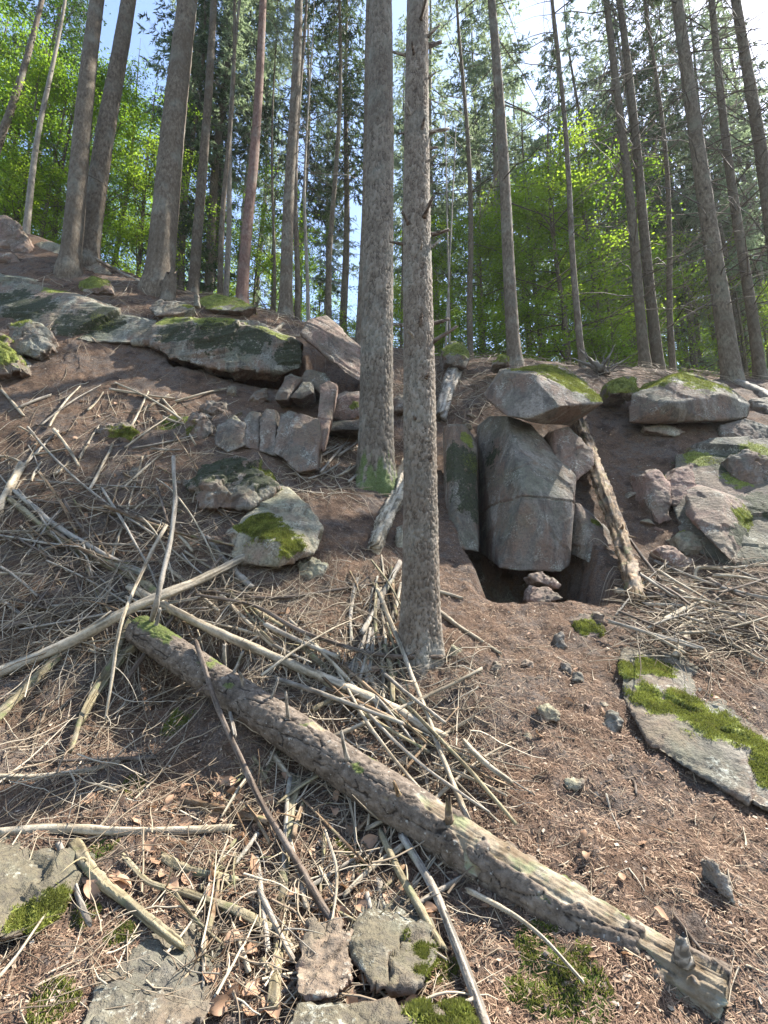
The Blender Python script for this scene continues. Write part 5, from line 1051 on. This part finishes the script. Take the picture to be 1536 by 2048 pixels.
for lab, px, w0, w1, mat, lift, tw, rough in [
    ('pale straight pole crossing over the upper end of the fallen trunk', [(-20, 1352), (130, 1290), (290, 1205), (400, 1160), (502, 1108)], 24, 14, 'wood_pale', [0.03, 0.12, 0.30, 0.22, 0.15], 0, 0.06),
    ('long pale pole lying along the upper side of the fallen trunk', [(268, 1178), (420, 1258), (600, 1335), (760, 1405), (880, 1470)], 17, 20, 'wood_pale', [0.10, 0.15, 0.12, 0.10, 0.08], 0, 0.08),
    ('greenish pole running down to the crossing of the poles from the left', [(20, 1000), (130, 1085), (260, 1150), (310, 1185)], 12, 19, 'wood_green', 0.08, 2, 0.08),
    ('straight brown pole high on the left brush pile', [(34, 985), (110, 1050), (200, 1105), (285, 1145)], 11, 13, 'wood_grey', 0.11, 1, 0.06),
    ('slender grey stick standing upright by the crossed poles', [(303, 1240), (316, 1190), (336, 1100), (350, 1000), (346, 916)], 11, 7, 'wood_grey', [0.28, 0.55, 0.85, 1.25, 1.6], 0, 0.04),
    ('pale bent branch hanging across the crossed poles', [(331, 1052), (290, 1130), (248, 1230), (228, 1330), (210, 1440)], 7, 5, 'wood_pale', [0.25, 0.40, 0.50, 0.35, 0.1], 5, 0.04),
    ('long dark branch slanting down below the fallen trunk', [(392, 1285), (430, 1400), (505, 1570), (600, 1735), (684, 1872)], 9, 15, 'wood_dark', [0.34, 0.30, 0.14, 0.08, 0.05], 3, 0.05),
    ('second arm of the long dark branch rising over the fallen trunk', [(448, 1290), (452, 1370), (470, 1470)], 7, 8, 'wood_grey', [0.32, 0.28, 0.22], 2, 0.04),
    ('dark bent branch reaching the foot of the front spruce', [(395, 1190), (510, 1212), (610, 1265), (750, 1308), (880, 1314)], 7, 9, 'wood_dark', [0.15, 0.14, 0.12, 0.10, 0.08], 4, 0.05),
    ('thin brown branch lying level between the poles and the front spruce', [(400, 1182), (540, 1196), (660, 1182), (785, 1162)], 8, 6, 'wood_dark', 0.06, 4, 0.05),
    ('short pale broken branch below the sunlit boulder', [(418, 1078), (440, 1108), (470, 1142), (500, 1172)], 10, 12, 'wood_grey', 0.06, 1, 0.1),
    ('level pale branch with one upright twig at the lower left', [(6, 1664), (120, 1656), (240, 1662), (370, 1660), (462, 1655)], 20, 13, 'wood_pale', 0.05, 2, 0.06),
    ('curved greenish branch over the pyramid shaped rock', [(152, 1690), (190, 1752), (260, 1810), (320, 1858), (362, 1886)], 21, 15, 'wood_green', [0.05, 0.06, 0.06, 0.08, 0.10], 1, 0.20),
    ('short grey stick beside the rounded bottom left boulder', [(118, 1690), (140, 1740), (160, 1800), (178, 1842)], 12, 11, 'wood_grey', 0.05, 0, 0.08),
    ('decayed thick branch in the middle of the lower litter', [(248, 1712), (300, 1765), (380, 1790), (460, 1820), (548, 1866)], 8, 24, 'wood_green', 0.04, 2, 0.16),
    ('decayed upright looking branch running down the lower middle', [(596, 1560), (580, 1650), (570, 1740), (560, 1860), (552, 1995)], 15, 24, 'wood_green', 0.04, 0, 0.18),
    ('broken flat piece of wood with white rot at the lower left', [(372, 1602), (430, 1614), (480, 1628), (536, 1642)], 12, 13, 'wood_rotten', 0.04, 0, 0.2),
    ('mossy rotting stick left of the decayed branches', [(322, 1712), (370, 1738), (420, 1750), (478, 1766)], 12, 15, 'wood_green', 0.03, 0, 0.2),
    ('greenish stick leaning down right of the lower middle', [(762, 1665), (795, 1735), (840, 1815), (884, 1892)], 13, 19, 'wood_green', 0.06, 0, 0.12),
    ('long brown grey branch reaching the bottom edge right of centre', [(808, 1675), (862, 1768), (905, 1870), (935, 1950), (972, 2060)], 15, 22, 'wood_grey', 0.06, 1, 0.08),
    ('thin curved white stick in the lower middle', [(652, 1662), (672, 1735), (664, 1830), (640, 1912)], 5, 7, 'wood_pale', 0.09, 0, 0.04),
    ('pale forked stick lying on the litter above the grey bottom stone', [(690, 1790), (740, 1740), (808, 1690)], 9, 12, 'wood_pale', 0.05, 0, 0.08),
    ('whitish lichen covered branch slanting down from the front spruce', [(756, 1180), (800, 1290), (850, 1420), (890, 1530), (934, 1640)], 8, 11, 'wood_pale', [0.12, 0.12, 0.12, 0.12, 0.10], 5, 0.06),
    ('rotten reddish brown trunk leaning beside the cave', [(1160, 850), (1180, 905), (1205, 975), (1235, 1060), (1260, 1130), (1272, 1192)], 24, 36, 'wood_rotten', [0.10, 0.25, 0.34, 0.34, 0.28, 0.10], 3, 0.20),
    ('long thin stick leaning right of the rotten trunk', [(1188, 900), (1225, 990), (1262, 1080), (1320, 1160)], 5, 7, 'wood_dark', [0.2, 0.3, 0.25, 0.1], 4, 0.04),
    ('pale debarked wood chunk leaning left of the front spruce', [(822, 928), (800, 975), (775, 1035), (752, 1088)], 34, 30, 'wood_pale', 0.08, 0, 0.22),
    ('short mossy log lying behind the front spruce near the crest', [(908, 745), (895, 785), (882, 830)], 30, 26, 'wood_grey', 0.10, 0, 0.12),
    ('pale short log across the cave entrance on the right', [(1238, 1182), (1280, 1190), (1332, 1196)], 14, 15, 'wood_pale', 0.05, 1, 0.12),
    ('bent white branch above the right brush pile', [(1390, 1160), (1396, 1136), (1450, 1136), (1540, 1128)], 7, 5, 'wood_pale', [0.08, 0.15, 0.15, 0.12], 3, 0.05),
    ('orange brown pole lying through the right brush pile', [(1332, 1206), (1400, 1228), (1470, 1258), (1550, 1290)], 11, 13, 'wood_dark', 0.10, 2, 0.06),
    ('thick pale stick pointing up from the right brush pile', [(1352, 1312), (1372, 1275), (1388, 1240)], 16, 12, 'wood_pale', 0.06, 0, 0.1),
    ('long pale stick at the right of the foot of the front spruce', [(880, 1226), (930, 1260), (1002, 1306)], 10, 6, 'wood_pale', 0.04, 1, 0.08),
    ('short pale stick touching the front spruce', [(872, 1182), (896, 1188), (922, 1196)], 9, 6, 'wood_pale', 0.03, 0, 0.08),
    ('birch like white pole at the left edge of the brush', [(-10, 1030), (14, 985), (40, 935)], 18, 14, 'wood_pale', 0.10, 0, 0.08),
    ('curved white stick lying below the lower fallen trunk', [(938, 1782), (1010, 1820), (1080, 1870), (1166, 1962)], 11, 6, 'wood_pale', 0.05, 0, 0.06),
    ('thin straight stick leaning at the bottom left corner', [(-10, 1962), (40, 1900), (92, 1826)], 7, 5, 'wood_pale', 0.10, 0, 0.04),
    ('dark stick hanging from the right end of the broken wall', [(662, 836), (690, 862), (716, 884)], 4, 5, 'wood_grey', [0.10, 0.12, 0.08], 0, 0.04),
    ('bare white stick on the crest above the layered ledge', [(538, 672), (552, 660), (566, 648)], 8, 7, 'wood_pale', 0.05, 0, 0.1),
    ('brown pole in the left brush pointing to the left edge', [(-20, 1265), (80, 1235), (190, 1205), (262, 1185)], 14, 11, 'wood_dark', 0.06, 3, 0.08),
    ('greenish pole at the left edge below the pale pole', [(-10, 1440), (50, 1380), (110, 1320), (128, 1290)], 18, 14, 'wood_green', 0.06, 0, 0.12),
    ('short split stick leaning into the hollow under the fallen trunk', [(160, 1448), (190, 1392), (240, 1320), (266, 1296)], 12, 18, 'wood_green', 0.08, 0, 0.14),
    ('long split stick left of the hollow under the fallen trunk', [(140, 1500), (175, 1410), (220, 1330), (262, 1240)], 10, 13, 'wood_green', 0.10, 1, 0.1),
    ('level dark tipped stick at the left of the lower litter', [(60, 1524), (150, 1520), (240, 1517), (306, 1514)], 6, 9, 'wood_dark', 0.06, 0, 0.05),
    ('pale bent stick above the level dark tipped one', [(-10, 1552), (80, 1554), (180, 1540), (235, 1524)], 14, 8, 'wood_pale', 0.05, 1, 0.06),
    ('small hooked root on the needle slope', [(1212, 1564), (1240, 1558), (1266, 1562), (1272, 1588)], 5, 5, 'wood_dark', 0.02, 0, 0.08),
    ('thin curved twig on the needle slope right of the fallen trunk', [(1212, 1590), (1222, 1625), (1238, 1655)], 4, 4, 'wood_grey', 0.02, 0, 0.06),
    ('dark twig on the lower right needle slope', [(1352, 1832), (1385, 1875), (1430, 1930)], 6, 7, 'wood_dark', 0.02, 1, 0.06),
    ('pale dead pole on the ground behind the crest trunks at left', [(196, 520), (240, 545), (300, 575)], 7, 9, 'wood_grey', 0.05, 0, 0.08),
    ('grey log end lying right of the moss capped boulder', [(1478, 766), (1510, 780), (1545, 800)], 16, 18, 'wood_grey', 0.08, 0, 0.12),
    ]:
    n_s += 1
    stick('fallen_branch' if max(w0, w1) > 9 else 'stick', lab, px, w0, w1, mat, lift, 500 + n_s, tw, rough)
# two dead poles leaning among the trunks behind the front spruce
for k, (lab, a, b, r) in enumerate([('thin dead pole leaning behind the front spruce', (894, 640, 8.2), (912, 250, 8.8), 0.022), ('thin pale dead pole standing behind the front spruce', (898, 620, 8.4), (890, 225, 8.6), 0.02)]):
    A0, B0 = at(*a), at(*b); A0 = A0 - (B0 - A0) * 0.2
    Ac, m = stick_mesh(np.stack([A0, A0 * 0.6 + B0 * 0.4, B0]), r, r * 0.5, 'wood_grey', 900 + k, S=7, rough=0.05, twigs=4); Ac.V = [v - A0 for v in Ac.V]
    obj('dead_pole', Ac.mesh('dead_pole', M['wood_grey'], True), None, A0, label=lab, category='pole', kind='thing')
# uprooted stump on the crest
pr = at(1205, 735, 7.6); pr[2] = H(pr[0], pr[1]); Ac = Acc(); rg = np.random.default_rng(8)
for k in range(15):
    a = rg.uniform(0, 6.28); L = rg.uniform(0.2, 0.55); t = np.linspace(0, 1, 10)[:, None]
    d = np.array([math.cos(a), 0.4 * math.sin(a), rg.uniform(0.2, 1.3)]); d /= np.linalg.norm(d)
    P = np.array([rg.normal() * 0.08, rg.normal() * 0.05, 0.05]) + d * L * t + rg.normal(size=3) * 0.12 * t ** 2 + rg.normal(size=(10, 3)) * 0.012
    v_, f_ = tubes(P[None], ((0.05 if k < 4 else 0.022) * (1.1 - t[:, 0]) * rg.uniform(0.6, 1.2))[None], 7); Ac.add(v_, f_)
obj('root_stump', Ac.mesh('root_stump', M['wood_grey'], True), None, pr, label='splintered root stump on the crest between the two mossy boulders', category='stump', kind='thing')

# ------------------------------------------------------------------ many similar sticks: individuals by area
rg = np.random.default_rng(33)
AREAS = [ # label, group, count, box, angle range (deg, photo), length px, width px, materials, lift
 ('grey dead stick in the big brush pile at the left', 'sticks in the left brush pile', 85, (-10, 970, 430, 1330), (-5, 75), (90, 380), (3, 8), ('wood_pale', 'wood_grey', 'wood_dark', 'wood_rotten'), (0.0, 0.12)),
 ('pale splintered stick piled along the upper side of the fallen trunk', 'sticks along the fallen trunk', 46, None, (18, 56), (90, 380), (3, 12), ('wood_pale', 'wood_green', 'wood_grey', 'wood_rotten', 'wood_pale'), (0.0, 0.10)),
 ('greenish stick in the bundle left of the front spruce', 'sticks beside the front spruce', 26, (690, 1190, 800, 1390), (60, 125), (60, 210), (4, 12), ('wood_green', 'wood_grey', 'wood_rotten', 'wood_pale'), (0.0, 0.06)),
 ('short stick in the litter below the fallen trunk', 'sticks below the fallen trunk', 58, (380, 1540, 880, 1990), (25, 150), (50, 240), (4, 13), ('wood_green', 'wood_pale', 'wood_grey', 'wood_rotten'), (0.0, 0.04)),
 ('grey stick in the brush pile at the right edge', 'sticks in the right brush pile', 42, (1290, 1165, 1550, 1330), (5, 45), (80, 260), (4, 10), ('wood_grey', 'wood_pale', 'wood_dark'), (0.01, 0.12)),
 ('thin stick at the foot of the large plated spruce', 'sticks at the large spruce', 12, (625, 890, 730, 960), (-50, -15), (50, 120), (4, 7), ('wood_pale', 'wood_grey'), (0.01, 0.05)),
 ('thin twig lying on the upper left slope', 'twigs on the upper left slope', 28, (0, 790, 420, 950), (-70, 70), (60, 180), (3, 7), ('wood_grey', 'wood_pale'), (0.01, 0.05))]
for (lab, grp, cnt, box, ang, ln, wd, mats, lf) in AREAS:
    for k in range(cnt):
        if box is None:
            f = rg.random(); cu, cv = 470 + f * 490 + rg.uniform(-20, 60), 1255 + f * 360 + rg.uniform(-50, 40)
        else: cu, cv = rg.uniform(box[0], box[2]), rg.uniform(box[1], box[3])
        a = R(rg.uniform(*ang)) * (1 if rg.random() > 0.18 else -1); l = rg.uniform(*ln) * rg.uniform(0.6, 1); w = rg.uniform(*wd)
        c, s = math.cos(a) * l / 2, math.sin(a) * l / 2; b1_, b2_ = rg.normal(size=2) * l * 0.02
        px = [(cu - c, cv - s), (cu - c / 3 + s * 0.1 + b1_, cv - s / 3 + b2_), (cu + c / 3 - b1_, cv + s / 3 + b2_), (cu + c, cv + s)]
        n_s += 1
        base_l = rg.uniform(*lf)
        P = lay(px, 0.0)
        # a stick bridges the bumps: straight between its ends, never under the ground
        t = np.linspace(0, 1, 4)[:, None]; line = P[0] * (1 - t) + P[-1] * t
        sag = rg.normal(size=3) * 0.02 * np.linalg.norm(P[-1] - P[0])
        P = line + sag * (4 * t * (1 - t)); over = np.clip((H(P[:, 0], P[:, 1]) - P[:, 2]).max(), 0, 0.10)
        P[:, 2] += over * 0.8 + base_l
        r0 = 0.5 * w * px_len(cu, cv, P[:, 1].mean()); m = mats[int(rg.integers(len(mats)))]
        A, _ = stick_mesh(P, r0, r0 * rg.uniform(0.45, 0.9), m, 1000 + n_s, S=6, rough=0.12 if m in ('wood_green', 'wood_rotten') else 0.05, twigs=int(rg.integers(0, 3)), kink=0.005)
        cc = P.mean(0); A.V = [v - cc for v in A.V]
        obj('stick', A.mesh('stick', M[m], True), None, cc, label=lab, category='stick', group=grp, kind='thing')

# ------------------------------------------------------------------ countless fine twigs, needles and chips
def twig_mass(n, xs, ysx, rg, L=(0.12, 0.5), r=(0.0012, 0.0032), lift=0.05, head=None, hs=0.7, curl=0.5):
    K = 8; hd = rg.uniform(0, 2 * np.pi, n) if head is None else head + rg.normal(size=n) * hs
    ln = rg.uniform(L[0], L[1], n) ** 1.0; step = ln / (K - 1); P = np.zeros((n, K, 3)); x, y = xs.copy(), ysx.copy()
    cur = rg.normal(size=n) * curl / K; z0 = rg.random(n) ** 2 * lift
    tl = rg.normal(size=n) * 0.10
    for k in range(K):
        P[:, k, 0], P[:, k, 1] = x, y; hd = hd + 0.6 * cur + rg.normal(size=n) * (0.05 + 0.22 * (rg.random(n) < 0.2))
        x = x + np.cos(hd) * step; y = y + np.sin(hd) * step
    g = H(P[:, :, 0].ravel(), P[:, :, 1].ravel()).reshape(n, K)
    line = g[:, :1] + (g[:, -1:] - g[:, :1]) * np.linspace(0, 1, K)[None]
    P[:, :, 2] = np.maximum(0.5 * g + 0.5 * line, g) + 0.003 + z0[:, None] + np.maximum(tl, 0)[:, None] * ln[:, None] * np.linspace(0, 1, K)[None]
    rr = (r[0] + (1.75 * r[1] - r[0]) * rg.random(n) ** 2.6)[:, None] * (1.1 - 0.7 * np.linspace(0, 1, K))[None]
    return tubes(P, rr, 3, False)
rg = np.random.default_rng(55); A = Acc()
def region(n, box):
    p = hit(rg.uniform(box[0], box[2], n), rg.uniform(box[1], box[3], n)); return p[:, 0], p[:, 1]
for (n, box, L, r, lift, curl) in [(1250, (-160, 960, 460, 1340), (0.12, 0.6), (0.0012, 0.0035), 0.16, 0.8), (420, (-40, 1300, 330, 1640), (0.12, 0.5), (0.001, 0.003), 0.10, 0.9), (700, (420, 1180, 800, 1420), (0.1, 0.45), (0.001, 0.003), 0.08, 0.8),
        (500, (520, 1330, 1000, 1620), (0.1, 0.4), (0.001, 0.003), 0.06, 0.6), (700, (380, 1560, 900, 2060), (0.08, 0.35), (0.001, 0.0028), 0.05, 0.8), (650, (1260, 1140, 1580, 1340), (0.12, 0.5), (0.0015, 0.0035), 0.12, 0.8),
        (420, (-160, 760, 460, 980), (0.12, 0.5), (0.0018, 0.004), 0.05, 0.8), (350, (560, 880, 830, 1000), (0.1, 0.5), (0.0015, 0.004), 0.05, 0.5), (500, (780, 700, 1000, 840), (0.15, 0.6), (0.002, 0.005), 0.12, 0.6), (200, (-40, 1640, 380, 2060), (0.06, 0.3), (0.001, 0.0025), 0.04, 0.8),
        (400, (900, 1200, 1500, 1950), (0.04, 0.16), (0.001, 0.0022), 0.01, 0.5), (500, (80, 520, 720, 690), (0.15, 0.6), (0.002, 0.005), 0.10, 0.7), (500, (1000, 715, 1560, 775), (0.15, 0.6), (0.002, 0.005), 0.12, 0.7), (350, (420, 1100, 830, 1200), (0.08, 0.3), (0.001, 0.0026), 0.04, 0.7)]:
    xs, yy = region(n, box); A.add(*twig_mass(n, xs, yy, rg, L, r, lift, curl=curl))
obj('twig_litter', A.mesh('twig_litter', M['twigs'], True), kind='stuff', label='tangle of countless fine dead twigs over the slope', category='twigs')
# needles: denser close by
def fan_points(n, rg, y0=1.1, y1=9.2):
    y = y0 * (y1 / y0) ** rg.random(n); x = rg.uniform(-1, 1, n) * (0.3 + 0.88 * y); return x, y
n = 175000; x, y = fan_points(n, rg); keep = fbm2(x * 2.2, y * 2.2, 3, 61) > -0.28; x, y = x[keep], y[keep]; n = len(x)
Nn = Hn(x, y); z = H(x, y); P = np.stack([x, y, z], 1) + Nn * rg.uniform(0.001, 0.010, (n, 1))
a = rg.normal(size=(n, 3)) + np.array([0.35, -0.5, 0]); a -= (a * Nn).sum(1, keepdims=True) * Nn * 0.85; a /= np.linalg.norm(a, axis=1, keepdims=True)
b = np.cross(a, Nn); l = rg.uniform(0.004, 0.0115, (n, 1)) * (1 + 0.14 * y[:, None]); w = rg.uniform(0.0005, 0.0010, (n, 1)) * (1 + 0.22 * y[:, None])
V = np.stack([P - a * l - b * w, P - a * l + b * w, P + a * l + b * w, P + a * l - b * w], 1).reshape(-1, 3)
obj('needle_litter', mesh_np('needle_litter', V, [np.arange(4 * n).reshape(-1, 4)], M['needles'], False), kind='stuff', label='brown fallen needles covering the slope', category='needles')
n = 5200; x, y = fan_points(n, rg); Nn = Hn(x, y); P = np.stack([x, y, H(x, y)], 1) + Nn * rg.uniform(0.003, 0.010, (n, 1))
a = np.cross(Nn + 0.3 * rg.normal(size=(n, 3)), rg.normal(size=(n, 3))); a /= np.linalg.norm(a, axis=1, keepdims=True); b = np.cross(a, Nn) + 0.3 * rg.normal(size=(n, 3)); s = rg.uniform(0.004, 0.013, (n, 1)); q = rg.uniform(0.3, 0.9, (n, 1))
V = np.stack([P - a * s, P - b * s * q * 0.8, P + a * s * 0.9 + Nn * s * 0.25, P + b * s * q], 1).reshape(-1, 3)
obj('bark_chips', mesh_np('bark_chips', V, [np.arange(4 * n).reshape(-1, 4)], M['chips'], False), kind='stuff', label='small pale bark chips scattered over the slope', category='bark chips')
# moss cushions on the ground
Pm = []; 
for p, r in GMOSS:
    k = int(1500 * min(1.0, (r * 8) ** 1)) + 300; aa = rg.uniform(0, 6.28, k); q = r * np.sqrt(rg.random(k)) * 1.0
    xx, yy = p[0] + q * np.cos(aa), p[1] + 0.8 * q * np.sin(aa); ok = (fbm2(xx * 14, yy * 14, 2, 3) > -0.05) & (q + 0.9 * r * fbm2(xx * 9, yy * 9, 3, 66) < 0.85 * r); Pm.append(np.stack([xx[ok], yy[ok], H(xx[ok], yy[ok])], 1))
Pm = np.concatenate(Pm); Nm = Hn(Pm[:, 0], Pm[:, 1]); Pm += Nm * 0.006
bv, bf = blades(Pm, Nm, 0.010, 0.0026, rg, 1.0)
obj('ground_moss', mesh_np('ground_moss', bv, bf, M['moss'], False), kind='stuff', label='patches of green moss growing on the soil', category='moss')

# ------------------------------------------------------------------ dry leaves
def leaf_mesh(seed):
    rg = np.random.default_rng(seed); nu_, nv_ = 7, 5; V = []
    for i in range(nu_):
        f = i / (nu_ - 1); wdt = 0.5 * math.sin(math.pi * min(1, 0.06 + 0.94 * f)) ** 0.75 * 0.62
        for j in range(nv_):
            g = (j / (nv_ - 1) - 0.5) * 2
            V.append((f - 0.5, g * wdt, 0.28 * g * g * wdt * rg.uniform(0.6, 1.6) + 0.18 * math.sin(f * 3 + seed) + 0.03 * rg.normal()))
    idx = np.arange(nu_ * nv_).reshape(nu_, nv_); q = np.stack([idx[:-1, :-1], idx[:-1, 1:], idx[1:, 1:], idx[1:, :-1]], -1).reshape(-1, 4)
    return mesh_np('dry_leaf', np.array(V), [q], M['dry_leaf'], True)
LV = [leaf_mesh(k) for k in range(6)]; nl = 0
for (cnt, box, lab, grp) in [(150, (400, 1560, 860, 2040), 'dry tan beech leaf in the litter below the fallen trunk', 'dry leaves below the fallen trunk'), (45, (560, 1220, 800, 1400), 'dry tan beech leaf between the sticks left of the front spruce', 'dry leaves left of the front spruce'),
        (40, (150, 1580, 420, 1800), 'dry tan beech leaf in the litter at the lower left', 'dry leaves at the lower left'), (35, (30, 800, 400, 1100), 'dry pale leaf on the upper left slope', 'dry leaves on the upper left slope'), (24, (950, 1250, 1500, 1950), 'single dry leaf on the needle slope at the right', 'dry leaves on the needle slope')]:
    P = hit(rg.uniform(box[0], box[2], cnt), rg.uniform(box[1], box[3], cnt)); Nq = Hn(P[:, 0], P[:, 1])
    for k in range(cnt):
        o = obj('dry_leaf', LV[nl % 6], None, P[k] + Nq[k] * rg.uniform(0.008, 0.03), label=lab, category='leaf', group=grp, kind='thing'); nl += 1
        nv = Vector(Nq[k] + 0.45 * rg.normal(size=3)); qd = nv.to_track_quat('Z', 'Y'); o.rotation_mode = 'QUATERNION'
        o.rotation_quaternion = qd @ Matrix.Rotation(rg.uniform(0, 6.28), 3, 'Z').to_quaternion(); s = rg.uniform(0.042, 0.08) * (0.65 if 'needle slope' in grp else 1.0); o.scale = (s, s, s)

# ------------------------------------------------------------------ thin bright forest air
hb = bmesh.new(); bmesh.ops.create_cube(hb, size=1.0)
for v in hb.verts: v.co = Vector((v.co.x * 900, 130 + v.co.y * 400, 11 + v.co.z * 84))
hm = bpy.data.meshes.new('haze'); hb.to_mesh(hm); hb.free()
mz = bpy.data.materials.new('forest_air'); mz.use_nodes = True
for n_ in list(mz.node_tree.nodes): mz.node_tree.nodes.remove(n_)
zo = mz.node_tree.nodes.new('ShaderNodeOutputMaterial'); zv = mz.node_tree.nodes.new('ShaderNodeVolumePrincipled')
zv.inputs['Color'].default_value = (0.93, 0.96, 1.0, 1); zv.inputs['Density'].default_value = 0.0006; zv.inputs['Anisotropy'].default_value = 0.3
mz.node_tree.links.new(zv.outputs[0], zo.inputs['Volume']); hm.materials.append(mz)
obj('haze', hm, kind='stuff')
